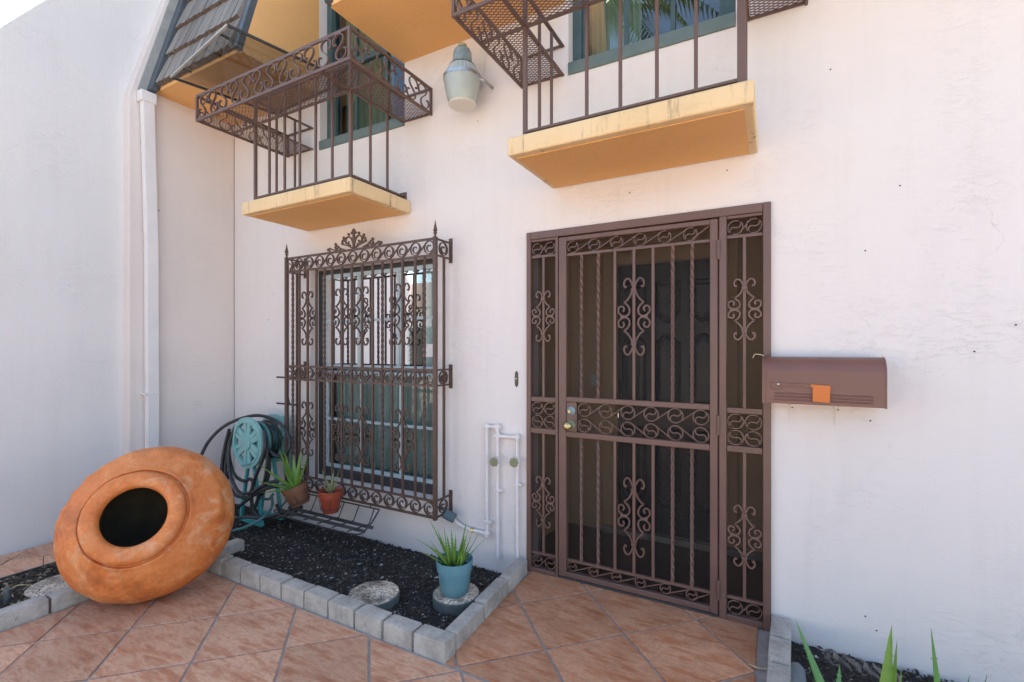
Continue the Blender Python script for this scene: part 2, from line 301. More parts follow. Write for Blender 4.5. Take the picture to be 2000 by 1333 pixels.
# ------------------------------------------------------------------ objects
def wloc(o):
    v = Vector((0, 0, 0))
    while o: v += o.location; o = o.parent
    return v
def tag(o, label, cat, group=None, kind=None):
    if label: o['label'] = label
    if cat: o['category'] = cat
    if group: o['group'] = group
    if kind: o['kind'] = kind
    return o
def thing(name, loc, label, cat, group=None):
    o = bpy.data.objects.new(name, None); COL.objects.link(o); o.location = loc; o.empty_display_size = .05
    return tag(o, label, cat, group)
class MB:
    def __init__(s): s.v = []; s.f = []; s.mi = []
    def add(s, vs, fs, mi=0):
        k = len(s.v); s.v += [tuple(v) for v in vs]; s.f += [tuple(i+k for i in f) for f in fs]; s.mi += [mi]*len(fs); return s
    def box(s, x0, x1, y0, y1, z0, z1, mi=0):
        return s.add([(x0,y0,z0),(x1,y0,z0),(x1,y1,z0),(x0,y1,z0),(x0,y0,z1),(x1,y0,z1),(x1,y1,z1),(x0,y1,z1)],
              [(0,3,2,1),(4,5,6,7),(0,1,5,4),(1,2,6,5),(2,3,7,6),(3,0,4,7)], mi)
    def quad(s, a, b, c, d, mi=0): return s.add([a, b, c, d], [(0, 1, 2, 3)], mi)
    def sweep(s, pts, prof, up=None, closed=False, twist=0, scale=None, mi=0):
        pts = [Vector(p) for p in pts]; n = len(pts); m = len(prof); vs = []
        nrm = None
        for i, p in enumerate(pts):
            a = pts[(i-1) % n] if (closed or i > 0) else p; b = pts[(i+1) % n] if (closed or i < n-1) else p
            t = (b-a)
            t = t.normalized() if t.length > 1e-9 else Vector((0, 0, 1))
            if up is not None:
                u = Vector(up); sd = t.cross(u)
                sd = sd.normalized() if sd.length > 1e-6 else Vector((1, 0, 0)); u2 = sd.cross(t)
            else:
                if nrm is None:
                    nrm = t.orthogonal().normalized()
                nrm = (nrm - t*nrm.dot(t)); nrm = nrm.normalized() if nrm.length > 1e-6 else t.orthogonal().normalized()
                u2 = nrm; sd = t.cross(u2)
            ang = twist*i; ca, sa = math.cos(ang), math.sin(ang); k = scale[i] if scale else 1
            # mitre so planar bars keep their width round corners
            mt = 1.0
            if up is not None and 0 < i < n-1 and not closed:
                t1 = (p-pts[i-1]).normalized(); t2 = (pts[i+1]-p).normalized(); cs = max(.5, math.sqrt(max(0, (1+t1.dot(t2))/2))); mt = 1/cs
            for (x, y) in prof:
                X, Y = (x*ca-y*sa)*k*mt, (x*sa+y*ca)*k
                vs.append(p + sd*X + u2*Y)
        fs = []
        for i in range(n if closed else n-1):
            j = (i+1) % n
            for q in range(m): fs.append((i*m+q, i*m+(q+1) % m, j*m+(q+1) % m, j*m+q))
        if not closed: fs.append(tuple(range(m-1, -1, -1))); fs.append(tuple(range((n-1)*m, n*m)))
        return s.add(vs, fs, mi)
    def tube(s, pts, r, n=8, closed=False, scale=None, mi=0):
        return s.sweep(pts, [(r*math.cos(2*math.pi*i/n), r*math.sin(2*math.pi*i/n)) for i in range(n)], closed=closed, scale=scale, mi=mi)
    def bar(s, pts, wd, dp, up, closed=False, mi=0):
        return s.sweep(pts, [(-wd/2, -dp/2), (wd/2, -dp/2), (wd/2, dp/2), (-wd/2, dp/2)], up=up, closed=closed, mi=mi)
    def lathe(s, prof, c=(0, 0, 0), axis=(0, 0, 1), n=32, mi=0, flute=0, cap=True):
        a = Vector(axis).normalized(); t = a.orthogonal().normalized() if abs(a.z) < .999 else Vector((1, 0, 0)); b = a.cross(t); c = Vector(c); vs = []
        for (z, r) in prof:
            for i in range(n):
                th = 2*math.pi*i/n; rr = r*(1+(flute if i % 2 else 0)); vs.append(c + a*z + (t*math.cos(th)+b*math.sin(th))*rr)
        fs = []
        for k in range(len(prof)-1):
            for i in range(n):
                j = (i+1) % n; fs.append((k*n+i, k*n+j, (k+1)*n+j, (k+1)*n+i))
        if cap: fs.append(tuple(range(n-1, -1, -1))); fs.append(tuple(range((len(prof)-1)*n, len(prof)*n)))
        return s.add(vs, fs, mi)
    def mesh(s, name, mats, org=(0, 0, 0), smooth=False, bevel=0, seg=2):
        me = bpy.data.meshes.new(name); o = Vector(org)
        me.from_pydata([tuple(Vector(v)-o) for v in s.v], [], s.f)
        for m in (mats if isinstance(mats, (list, tuple)) else [mats]): me.materials.append(M[m])
        me.polygons.foreach_set('material_index', s.mi)
        bm = bmesh.new(); bm.from_mesh(me)
        bmesh.ops.recalc_face_normals(bm, faces=bm.faces)
        if bevel: bmesh.ops.bevel(bm, geom=bm.edges[:], offset=bevel, segments=seg, affect='EDGES', profile=.6)
        bm.to_mesh(me); bm.free()
        if smooth:
            me.polygons.foreach_set('use_smooth', [True]*len(me.polygons))
            if smooth != 'all':
                me.set_sharp_from_angle(angle=R(40))
        return me
    def build(s, name, mats, parent=None, smooth=False, bevel=0, label=None, org=None, seg=2):
        base = wloc(parent) if parent else Vector((0, 0, 0))
        og = Vector(org) if org is not None else base
        me = s.mesh(name, mats, og, smooth, bevel, seg)
        return put(name, me, parent, og-base, label=label)
def put(name, me, parent=None, loc=(0, 0, 0), rot=None, label=None, scale=None):
    o = bpy.data.objects.new(name, me); COL.objects.link(o); o.parent = parent; o.location = loc
    if rot is not None: o.rotation_euler = rot
    if scale is not None: o.scale = scale
    if label: o['label'] = label
    return o
def catmull(P, k=6, closed=False):
    P = [Vector(p) for p in P]; out = []; n = len(P)
    for i in range(n if closed else n-1):
        g = (lambda j: P[j % n]) if closed else (lambda j: P[min(max(j, 0), n-1)])
        p0, p1, p2, p3 = g(i-1), g(i), g(i+1), g(i+2)
        for q in range(k):
            t = q/k; out.append(.5*((2*p1)+(p2-p0)*t+(2*p0-5*p1+4*p2-p3)*t*t+(3*p1-p0-3*p2+p3)*t**3))
    if not closed: out.append(P[-1])
    return out
def arc(cx, cy, r, a0, a1, n): return [(cx+r*math.cos(R(a0+(a1-a0)*i/n)), cy+r*math.sin(R(a0+(a1-a0)*i/n))) for i in range(n+1)]

# ================================================================== THE SETTING
# ---- far ground
g = MB().quad((-300, -300, -.16), (300, -300, -.16), (300, 300, -.16), (-300, 300, -.16)).build('ground', 'ground'); tag(g, None, None, kind='structure')

# ---- patio paving with clay tiles
pv_ = MB(); pv_.box(-4.82, -4.195, -4.6, -1.03, -.159, -.007); pv_.box(-3.59, 3.2, -4.6, -1.025, -.159, -.007); pv_.box(-1.43, .03, -1.0249, .02, -.158, -.007)
pav = pv_.build('patio_paving', 'grout'); tag(pav, None, None, kind='structure')
def clip(poly, x0, x1, y0, y1):
    for ax, lim, sg in ((0, x0, 1), (0, x1, -1), (1, y0, 1), (1, y1, -1)):
        out = []
        for i in range(len(poly)):
            a, b_ = poly[i], poly[(i+1) % len(poly)]
            da, db = sg*(a[ax]-lim), sg*(b_[ax]-lim)
            if da >= 0: out.append(a)
            if da*db < 0:
                t = da/(da-db); out.append((a[0]+(b_[0]-a[0])*t, a[1]+(b_[1]-a[1])*t))
        poly = out
        if not poly: return []
    return poly
def inset(poly, d):
    cx = sum(p[0] for p in poly)/len(poly); cy = sum(p[1] for p in poly)/len(poly); out = []; n = len(poly)
    for i in range(n):
        p0, p1, p2 = Vector(poly[i-1]), Vector(poly[i]), Vector(poly[(i+1) % n])
        e1 = (p1-p0).normalized(); e2 = (p2-p1).normalized()
        n1 = Vector((-e1.y, e1.x)); n2 = Vector((-e2.y, e2.x))
        den = 1+n1.dot(n2); q = p1+(n1+n2)*(d/max(.25, den)); out.append((q.x, q.y))
    return out
def area(p): return .5*sum(p[i][0]*p[(i+1) % len(p)][1]-p[(i+1) % len(p)][0]*p[i][1] for i in range(len(p)))
def lay_tiles(ax, ay, hx, hy, rect, mat, gap, wob):
    x0, x1, y0, y1 = rect; ni = int((x1-x0)/hx)+4; nj = int((y1-y0)/hy)+4
    i0 = int((x0-ax)/hx)-2; j0 = int((y0-ay)/hy)-2
    for i in range(i0, i0+ni+3):
        for j in range(j0, j0+nj+3):
            if (i+j) % 2 == 0: continue          # lattice nodes are tile corners: centres are the odd ones
            cx, cy = ax+i*hx, ay+j*hy
            p = clip([(cx-hx, cy), (cx, cy-hy), (cx+hx, cy), (cx, cy+hy)], *rect)
            # drop slivers left by the cut
            q = []
            for k in p:
                if not q or (abs(k[0]-q[-1][0])+abs(k[1]-q[-1][1])) > .004: q.append(k)
            if len(q) > 2 and abs(q[0][0]-q[-1][0])+abs(q[0][1]-q[-1][1]) < .004: q.pop()
            if len(q) < 3 or area(q) < .004: continue
            a = inset(q, gap/2); b_ = inset(q, gap/2+.004)
            if area(a) < .002 or area(b_) < .0015: continue
            n = len(a); dz = random.uniform(-.0012, .0012); ox = sum(t[0] for t in a)/n; oy = sum(t[1] for t in a)/n
            mb = MB(); vs = [(x, y, -.02) for x, y in a]+[(x, y, -.0025+dz) for x, y in a]+[(x, y, dz) for x, y in b_]
            fs = [tuple(range(2*n, 3*n))]
            for k in range(2):
                for e in range(n): fs.append((k*n+e, k*n+(e+1) % n, (k+1)*n+(e+1) % n, (k+1)*n+e))
            mb.add(vs, fs); mb.build('tile', mat, pav, org=(ox, oy, 0))
lay_tiles(-1.25, -1.041, .2835, .281, (-3.505, 3.1, -4.5, -1.046), 'tile', .0115, 0)
lay_tiles(-1.25, -1.041, .2835, .281, (-4.79, -4.20, -4.5, -1.05), 'tile', .009, 0)
lay_tiles(-.668, -.406, .303, .312, (-1.40, -.062, -1.040, .0), 'tile_door', .013, 0)

# ---- beds of soil
def bed(name, x0, x1, y0, y1, z, nx, ny, npeb, mat, size, slope=0):
    rnd = random.Random(hash(name) % 1000 if False else len(name)*31)
    h = {}
    mb = MB(); vs = []
    for j in range(ny+1):
        for i in range(nx+1):
            x = x0+(x1-x0)*i/nx; y = y0+(y1-y0)*j/ny
            hz = z+slope*(-y)+.014*math.sin(x*5.1+1)*math.sin(y*6.3)+rnd.uniform(-.006, .006)
            if i in (0, nx) or j in (0, ny): hz -= .008
            vs.append((x, y, hz))
    mb.add(vs, [(j*(nx+1)+i, j*(nx+1)+i+1, (j+1)*(nx+1)+i+1, (j+1)*(nx+1)+i) for j in range(ny) for i in range(nx)])
    o = mb.build(name, 'soil', None, smooth='all'); tag(o, None, None, kind='stuff')
    p = MB()
    for k in range(npeb):
        x, y = rnd.uniform(x0+.01, x1-.01), rnd.uniform(y0+.01, y1-.01)
        i = min(nx-1, int((x-x0)/(x1-x0)*nx)); j = min(ny-1, int((y-y0)/(y1-y0)*ny)); hz = vs[j*(nx+1)+i][2]
        r = size*rnd.uniform(.5, 1.5)*(1.6 if rnd.random() < .05 else 1); c = Vector((x, y, hz+r*.25))
        rot = Matrix.Rotation(rnd.uniform(0, 6.28), 3, 'Z') @ Matrix.Rotation(rnd.uniform(0, 6.28), 3, 'X')
        sx, sy, sz = r*rnd.uniform(.7, 1.7), r*rnd.uniform(.6, 1.1), r*rnd.uniform(.35, .8)
        P = [c+rot @ Vector(q) for q in ((sx,0,0),(-sx,0,0),(0,sy,0),(0,-sy,0),(0,0,sz),(0,0,-sz))]
        p.add(P, [(0,2,4),(2,1,4),(1,3,4),(3,0,4),(2,0,5),(1,2,5),(3,1,5),(0,3,5)])
    q = p.build(name.replace('soil', 'bark_chips'), mat, o); q['kind'] = 'stuff'
    return o
s1 = bed('garden_soil', -4.70, -1.36, -.97, -.003, -.075, 130, 40, 19000, 'pebbles', .0056, .105); tag(s1, 'dark soil and bark chips in the bed under the barred window', 'soil')
s2 = bed('strip_soil', -4.185, -3.59, -4.4, -1.06, .05, 30, 110, 5000, 'litter', .010); tag(s2, 'brown leaf litter in the narrow bed beside the tilted jar', 'soil')
s3 = bed('corner_garden_soil', .05, 3.0, -1.0, -.003, -.03, 90, 34, 9000, 'pebbles', .0058, .07); tag(s3, 'dark soil in the bed right of the doorway', 'soil')

# ---- block edgings
def edging(name, pts, label, length=.2, wd=.088, ht=.105, side=1, seams=None):
    ht -= .013
    a, b_ = Vector(pts[0]), Vector(pts[1]); d = (b_-a); L = d.length; d.normalize(); nrm = Vector((-d.y, d.x))*side
    root = thing(name, (a.x, a.y, 0), label, 'garden edging')
    n = max(1, round(L/length)); l = L/n; ang = math.atan2(d.y, d.x)
    ms = []
    for v in range(3):
        rr = random.Random(v+5); mb = MB(); g_ = .006
        g_ = .013; bx = MB().box(g_/2, l-g_/2, 0 if side > 0 else -wd, wd if side > 0 else 0, -.13, ht)
        vs = []
        me = bx.mesh('block', 'block', bevel=.0075+.002*v, seg=2, smooth=True)
        for vv in me.vertices: vv.co += Vector((rr.uniform(-.0012, .0012), rr.uniform(-.0012, .0012), rr.uniform(-.0015, .0015)))
        ms.append(me)
    for i in range(n):
        p = a+d*(l*i)
        put('block', ms[i % 3 if i % 5 else 1], root, (p.x-a.x, p.y-a.y, random.uniform(-.004, .004)), (random.uniform(-.008, .008), 0, ang+random.uniform(-.008, .008)))
    m = MB(); o1 = .018
    q = [a+nrm*o1+d*.03, b_+nrm*o1-d*.03, b_+nrm*(wd-o1)-d*.03, a+nrm*(wd-o1)+d*.03]
    m.add([(v.x, v.y, -.12) for v in q]+[(v.x, v.y, ht-.012) for v in q], [(0,3,2,1),(4,5,6,7),(0,1,5,4),(1,2,6,5),(2,3,7,6),(3,0,4,7)])
    m.build('mortar', 'mortar', root)
    return root
edging('block_edging', ((-3.33, -1.035), (-1.335, -1.04)), 'row of ten pale grey concrete blocks along the front of the window bed', .2)
edging('block_edging', ((-1.343, -.945), (-1.405, -.05)), 'receding row of grey blocks from the bed corner to the barred door', .27, wd=.072, ht=.10, side=1)
edging('block_edging', ((-3.335, -.945), (-3.335, -.745)), 'single turned block half hidden behind the big clay jar', .2, side=1)
edging('block_edging', ((-3.515, -3.2), (-3.515, -1.02)), 'long rounded grey blocks edging the narrow bed at lower left', .36, ht=.095, side=1)
edging('block_edging', ((-.04, -1.04), (-.005, -.02)), 'grey block border beside the door at the lower right corner', .21, ht=.10, side=-1)
o = MB().box(-4.205, -4.188, -4.4, -1.08, -.02, .045).build('plastic_lawn_edging', 'solar', None, bevel=.004); tag(o, 'thin dark plastic strip edging the far side of the narrow bed', 'garden edging')

# ================================================================== TOWNHOUSE
house = thing('townhouse', (0, 0, 0), 'white stucco townhouse front with ochre soffits and slate mansard roof', 'house')
XL, XR, ZT = -4.706, 6.0, 6.2
SOF = 3.707
WLOW = (-3.585, -2.18, .335, 2.16)      # lower window opening
WUL = (-3.46, -2.50, 3.19, 4.9)
WUR = (-1.143, -.175, 3.205, 4.9)
DOOR = (-1.431, -.007, -.2, 2.231)
def holed_wall(x0, x1, z0, z1, holes, depth):
    xs = sorted({x0, x1, *[h[0] for h in holes], *[h[1] for h in holes]}); zs = sorted({z0, z1, *[h[2] for h in holes], *[h[3] for h in holes]})
    zs = [z for z in zs if z0 <= z <= z1]; mb = MB()
    for i in range(len(xs)-1):
        for j in range(len(zs)-1):
            cx, cz = (xs[i]+xs[i+1])/2, (zs[j]+zs[j+1])/2
            if any(h[0] < cx < h[1] and h[2] < cz < h[3] for h in holes): continue
            mb.quad((xs[i], 0, zs[j]), (xs[i+1], 0, zs[j]), (xs[i+1], 0, zs[j+1]), (xs[i], 0, zs[j+1]))
    for a, b_, c, d in holes:
        c = max(c, z0)
        mb.quad((a, 0, c), (a, depth, c), (a, depth, d), (a, 0, d)); mb.quad((b_, depth, c), (b_, 0, c), (b_, 0, d), (b_, depth, d))
        mb.quad((a, 0, d), (a, depth, d), (b_, depth, d), (b_, 0, d))
        if c > z0: mb.quad((a, depth, c), (a, 0, c), (b_, 0, c), (b_, depth, c))
    return mb
holed_wall(XL, XR, -.15, ZT, [WLOW, WUL, WUR, DOOR], .16).build('front_wall', 'stucco', house)
# shell behind the front (keeps the rooms dark, casts the shade over the patio)
sh = MB(); sh.box(XL-.1, XR, .002, 8.0, ZT+.001, ZT+.16); sh.box(XL-.1, XR, 8.0, 8.2, -.04, ZT); sh.box(XR, XR+.2, .002, 8.2, -.04, ZT+.16); sh.box(XL-.3, XL-.104, .002, 8.2, -.04, ZT+.16)
sh.build('rear_shell', 'far_white', house)
# party wall with sloping head: return face, front edge
SL = .27                                   # mansard set-back per metre of height
def fin_y(z): return -.885 if z < 3.60 else -.885+(z-3.60)*.285
fw = MB()
prof = [(-.885, -.15), (-.885, 3.60), (-.885+(ZT-3.6)*.285, ZT)]
xo, xi = -4.812, -4.708
front = [(y, z) for y, z in prof]
vs = []
for (y, z) in front: vs += [(xo-.1, y, z), (xi, y, z), (xi, .0, z), (xo-.1, .0, z)]
fs = []
for k in range(2):
    for e in range(4): fs.append((k*4+e, k*4+(e+1) % 4, (k+1)*4+(e+1) % 4, (k+1)*4+e))
fs += [(0, 1, 2, 3), (8, 11, 10, 9)]
fw.add(vs, fs).build('party_wall', 'stucco_return', house, bevel=.008)

# mansard: segments between the balcony bays
def mansard(x0, x1, rows, full):
    y0, z0 = -.70, SOF; top = ZT
    ytop = y0+(top-z0)*SL
    roof = MB()
    roof.add([(x0, y0, z0+.004), (x1, y0, z0+.004), (x1, ytop, top), (x0, ytop, top), (x0, 0, z0+.004), (x1, 0, z0+.004), (x1, 0, top), (x0, 0, top)],
             [(0,1,2,3),(3,2,6,7),(0,3,7,4),(1,5,6,2)])
    ro = roof.build('mansard_roof', 'roof_sheet', house)
    sf = MB().box(x0-.002, x1+.002, y0-.004, -.001, z0-.03, z0+.002).build('soffit', 'orange', house)
    # cheeks
    for xx, s_ in ((x0, -1), (x1, 1)):
        ck = MB(); a, b_ = (xx+s_*.003, xx+s_*.036) if s_ > 0 else (xx-.022, xx-.003)
        v = []
        for x in (a, b_): v += [(x, y0+.01, z0-.031), (x, -.001, z0-.031), (x, -.001, top), (x, ytop, top)]
        ck.add(v, [(0,1,2,3),(7,6,5,4),(0,4,5,1),(1,5,6,2),(2,6,7,3),(3,7,4,0)]).build('bay_cheek', 'orange', house)
        # slate edge trim on the slope
        dv = Vector((0, SL, 1)).normalized(); nv = Vector((0, -1, SL)).normalized(); p = Vector((xx+s_*.012, y0, z0-.02))
        MB().bar([p+nv*.012, p+dv*2.5+nv*.012], .05, .045, up=nv).build('edge_trim', 'slate_trim', house)
    if rows:
        dv = Vector((0, SL, 1)).normalized(); nv = Vector((0, -1, SL)).normalized(); ang = math.atan2(SL, 1)
        pitch = .29; rot = Matrix((Vector((1, 0, 0)), dv, nv)).transposed().to_euler()   # local x->X, y->up slope, z->out
        ms = {}
        for wk in range(5):
            wdt = (.085, .11, .13, .155, .185)[wk]; rr = random.Random(wk); mb = MB()
            L = .37; tb, tt = .044, .010; k = 5
            vs = []
            for i in range(k+1):
                x = (wdt-.006)*i/k
                vs += [(x, rr.uniform(-.006, .008), .002), (x, rr.uniform(-.008, .006), tb+rr.uniform(-.004, .004)), (x, L, tt), (x, L, 0)]
            fs = []; mi = []
            for i in range(k):
                q = i*4
                for e in range(4): fs.append((q+e, q+(e+1) % 4, q+4+(e+1) % 4, q+4+e)); mi.append(1 if e == 0 else 0)
            fs += [(0, 3, 2, 1), (k*4, k*4+1, k*4+2, k*4+3)]; mi += [0, 0]
            mb.add(vs, fs); mb.mi = mi
            ms[wk] = (wdt, mb.mesh('shingle', ['shingle', 'butt']))
        for r_ in range(rows):
            x = x0+.035
            while x < x1-.02:
                wk = random.choice([0, 1, 2, 2, 3, 4]); wdt, me = ms[wk]
                if x+wdt > x1-.0: 
                    wk = 0; wdt, me = ms[0]
                    if x+wdt > x1+.02: break
                p = Vector((x, y0, z0-.012))+dv*(r_*pitch)+nv*(.012)
                put('shingle', me, ro, p, rot); x += wdt
    return ro
mansard(XL+.10, -3.50, 8, True)
mansard(-2.49, -1.20, 0, False)
mansard(-.12, 2.4, 0, False)
# strip of soffit between party wall and first shingle, flashing rising along the party wall
MB().box(XL+.0, XL+.099, -.70, -.001, SOF-.028, SOF).build('soffit', 'orange', house)
dv = Vector((0, SL, 1)).normalized(); nv = Vector((0, -1, SL)).normalized()
p = Vector((XL+.05, -.745, SOF-.05))
MB().bar([p, p+dv*2.4], .10, .05, up=nv).build('roof_flashing', 'slate_trim', house, bevel=.004)
p = Vector((XL+.004, -.80, SOF-.06))
MB().bar([p, p+dv*2.4], .022, .06, up=nv).build('roof_gutter_edge', 'pale_trim', house)

# upper windows: teal frame, sashes, muntins, curtains
def upper_window(X0, X1, Z0, Z1, rail_z, muntins, label, cw=.36):
    Y0 = .075; f = MB(); t = .06
    f.box(X0, X0+t, Y0, Y0+.07, Z0+.002, Z1); f.box(X1-t, X1, Y0, Y0+.07, Z0+.002, Z1); f.box(X0+t, X1-t, Y0, Y0+.07, Z1-t, Z1)
    w_ = f.build('window', 'teal_frame', house, bevel=.003, label=label)
    MB().box(X0+.002, X1-.002, -.014, Y0+.07, Z0, Z0+.075).build('sill', 'sill', w_, bevel=.004)
    s = MB(); y = Y0+.02; s.box(X0+t, X1-t, y, y+.04, rail_z-.025, rail_z+.025); s.box(X0+t, X0+t+.03, y, y+.035, Z0+.075, rail_z); s.box(X1-t-.03, X1-t, y, y+.035, Z0+.075, rail_z)
    s.build('sash', 'teal_frame', w_, bevel=.002)
    for mx in muntins: MB().box(mx-.012, mx+.012, y+.004, y+.03, Z0+.075, Z1-t).build('muntin', 'teal_frame', w_)
    MB().quad((X0+t, y+.025, Z0+.075), (X1-t, y+.025, Z0+.075), (X1-t, y+.025, Z1-t), (X0+t, y+.025, Z1-t)).build('pane', 'glass_up', w_)
    c = MB(); vs = []; n = 60
    xa, xb = X0+t, X0+t+(X1-X0)*cw
    for i in range(n+1):
        x = xa+(xb-xa)*i/n; yy = Y0+.16+.022*math.sin(i*1.05)+.008*math.sin(i*2.3)
        vs += [(x, yy, Z0+.02), (x, yy, Z1)]
    c.add(vs, [(2*i, 2*i+2, 2*i+3, 2*i+1) for i in range(n)]).build('curtain', 'curtain_green', w_, smooth='all')
    MB().box(X0-.3, X1+.3, Y0+.62, Y0+.66, Z0-.3, Z1+.2).build('room_wall', 'room_gloom', w_)
    return w_
upper_window(*WUL, 3.93, (-3.13, -2.78), 'teal framed upper window over the left balcony', .6)
upper_window(*WUR, 3.80, (-.80, -.52), 'teal framed upper window mirroring blue sky and palm fronds')

# lower window: pale aluminium sashes
def lower_window():
    X0, X1, Z0, Z1 = WLOW
    Y0 = .10
    f = MB(); t = .04
    f.box(X0, X0+t, Y0-.01, Y0+.06, Z0, Z1); f.box(X1-t, X1, Y0-.01, Y0+.06, Z0, Z1); f.box(X0+t, X1-t, Y0-.01, Y0+.06, Z1-t, Z1); f.box(X0+t, X1-t, Y0-.01, Y0+.06, Z0, Z0+.07)
    w_ = f.build('window', 'black_iron', house, bevel=.003, label='pale aluminium sash window behind the wrought iron grille')
    a, b_ = X0+t, X1-t
    zm = 1.28
    for (z0, z1, y, tint) in ((zm+.012, Z1-t, Y0+.0, 0), (Z0+.07, zm-.012, Y0+.03, 1)):
        s = MB(); q = .032
        s.box(a, a+q, y, y+.028, z0, z1); s.box(b_-q, b_, y, y+.028, z0, z1); s.box(a+q, b_-q, y, y+.028, z1-q, z1); s.box(a+q, b_-q, y, y+.028, z0, z0+q)
        so_ = s.build('sash', 'alu', w_, bevel=.002)
        zc = (z0+z1)/2
        for k in (1, 2):
            x = a+(b_-a)*k/3; MB().box(x-.014, x+.014, y+.003, y+.026, z0+q, z1-q).build('muntin', 'alu', w_)
        MB().box(a+q, b_-q, y+.005, y+.024, zc-.011, zc+.011).build('muntin', 'alu', w_)
        MB().quad((a+q, y+.0145, z0+q), (b_-q, y+.0145, z0+q), (b_-q, y+.0145, z1-q), (a+q, y+.0145, z1-q)).build('pane', 'glass', w_)
    for xa, xb, ztop, zbot in ((a, a+.70, Z1+.05, 1.2), (b_-.28, b_, Z1+.05, 1.2), (a, b_, 1.3, Z0+.03)):  # the right-hand pale strip stands in for a reflection in the pane
        c = MB(); vs = []; n = int((xb-xa)*110)
        for i in range(n+1):
            x = xa+(xb-xa)*i/n; yy = Y0+.15+.018*math.sin(i*.9)+.007*math.sin(i*2.1+1)
            vs += [(x, yy, zbot), (x, yy, ztop)]
        c.add(vs, [(2*i, 2*i+2, 2*i+3, 2*i+1) for i in range(n)]).build('curtain', 'curtain' if zbot > 1 else 'curtain_teal', w_, smooth='all')
    for k in range(20):
        z = Z1-.04-k*.042
        MB().quad((a+.70, Y0+.17, z), (a+.86, Y0+.17, z), (a+.86, Y0+.19, z+.036), (a+.70, Y0+.19, z+.036)).build('blind_slat', 'curtain', w_)
    MB().box(X0-.3, X1+.3, Y0+.75, Y0+.8, -.02, Z1+.3).build('room_wall', 'room_gloom', w_)
    MB().box(-2.40, -2.29, Y0-.004, Y0-.002, 1.40, 1.50).build('sticker', 'paper', w_)
    MB().box(X0-.0, X1+.0, -.012, Y0-.012, Z0-.03, Z0+.004).build('sill', 'stucco', w_, bevel=.004)
lower_window()

# entry alcove behind the screen door
AX0, AX1, AY = -1.55, .12, .90
al = MB()
al.quad((AX0, .161, -.02), (AX0, AY, -.02), (AX0, AY, 2.5), (AX0, .161, 2.5)); al.quad((AX1, AY, -.02), (AX1, .161, -.02), (AX1, .161, 2.5), (AX1, AY, 2.5))
al.quad((AX0, AY, -.02), (-1.082, AY, -.02), (-1.082, AY, 2.5), (AX0, AY, 2.5)); al.quad((-.32, AY, -.02), (AX1, AY, -.02), (AX1, AY, 2.5), (-.32, AY, 2.5)); al.quad((-1.082, AY, 2.125), (-.32, AY, 2.125), (-.32, AY, 2.5), (-1.082, AY, 2.5))
al.quad((AX0, .161, 2.5), (AX0, AY, 2.5), (AX1, AY, 2.5), (AX1, .161, 2.5))
al.quad((AX0, .161, 2.231), (AX1, .161, 2.231), (AX1, .161, 2.5), (AX0, .161, 2.5)); al.quad((AX0, .1605, -.02), (-1.431, .1605, -.02), (-1.431, .1605, 2.231), (AX0, .1605, 2.231)); al.quad((-.007, .1605, -.02), (AX1, .1605, -.02), (AX1, .1605, 2.231), (-.007, .1605, 2.231))
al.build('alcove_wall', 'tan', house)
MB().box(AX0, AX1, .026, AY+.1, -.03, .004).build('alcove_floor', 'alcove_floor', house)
MB().box(-1.20, -.05, AY-.06, AY+.05, .005, .05).build('door_step', 'stone_thresh', house, bevel=.005)
cs_ = MB(); cs_.box(-1.205, -1.085, AY-.022, AY-.002, .052, 2.25); cs_.box(-.315, -.215, AY-.022, AY-.002, .052, 2.25); cs_.box(-1.085, -.315, AY-.022, AY-.002, 2.13, 2.25); cs_.box(-1.12, -1.09, AY-.034, AY-.0225, .052, 2.22); 
cs_.build('door_casing', 'tan', house, bevel=.004)
fd = MB().box(-1.08, -.322, AY+.005, AY+.05, .052, 2.122).build('front_door', 'black_door', house, label='black panelled front door seen through the screen')
def door_panel(cx, z0, z1, cutlow, wd=.098):
    def ring(w2, a, b_, ch):
        return [(cx-w2, b_ if cutlow else b_-ch), (cx-w2+(0 if cutlow else ch), b_), (cx+w2-(0 if cutlow else ch), b_), (cx+w2, b_ if cutlow else b_-ch),
                (cx+w2, a+ch if cutlow else a), (cx+w2-(ch if cutlow else 0), a), (cx-w2+(ch if cutlow else 0), a), (cx-w2, a+ch if cutlow else a)]
    mb = MB(); rs = [(ring(wd, z0, z1, .07), AY+.006), (ring(wd-.012, z0+.012, z1-.012, .066), AY-.008), (ring(wd-.028, z0+.028, z1-.028, .06), AY+.002), (ring(wd-.05, z0+.05, z1-.05, .05), AY-.006)]
    vs = []; fs = []
    for r_, y in rs: vs += [(x, y, z) for x, z in r_]
    for k in range(3):
        for e in range(8): fs.append((k*8+e, k*8+(e+1) % 8, (k+1)*8+(e+1) % 8, (k+1)*8+e))
    fs.append(tuple(range(24, 32))); mb.add(vs, fs).build('door_panel', 'black_door', fd)
for cx in (-.955, -.70, -.445):
    door_panel(cx, 1.66, 1.98, True); door_panel(cx, 1.02, 1.58, False); door_panel(cx, .26, .86, True)
MB().box(-1.305, -1.255, AY-.008, AY-.001, 1.16, 1.255).build('outlet_plate', 'outlet', house, bevel=.003)
# small marks: old screw holes in the stucco
for (x, y) in ((1758, 363), (1690, 490), (1622, 136), (1984, 635), (1903, 687), (275/2.941+840, 697/2.941), (1420, 333), (1230, 377), (1700, 822), (310, 412), (525, 625), (1712, 1232), (1690, 1204)):
    q = on_y(x, y) if x > 458 else on_x(x, y, XL)
    if x > 458: MB().lathe([(0, .0045), (.002, .003)], (q.x, -.0005, q.z), (.25, -1, .2), 5).build('screw_hole', 'mark', house)
    else: MB().lathe([(0, .006), (.003, .0045)], (XL+.0015, q.y, q.z), (1, 0, 0), 7).build('screw_hole', 'mark', house)

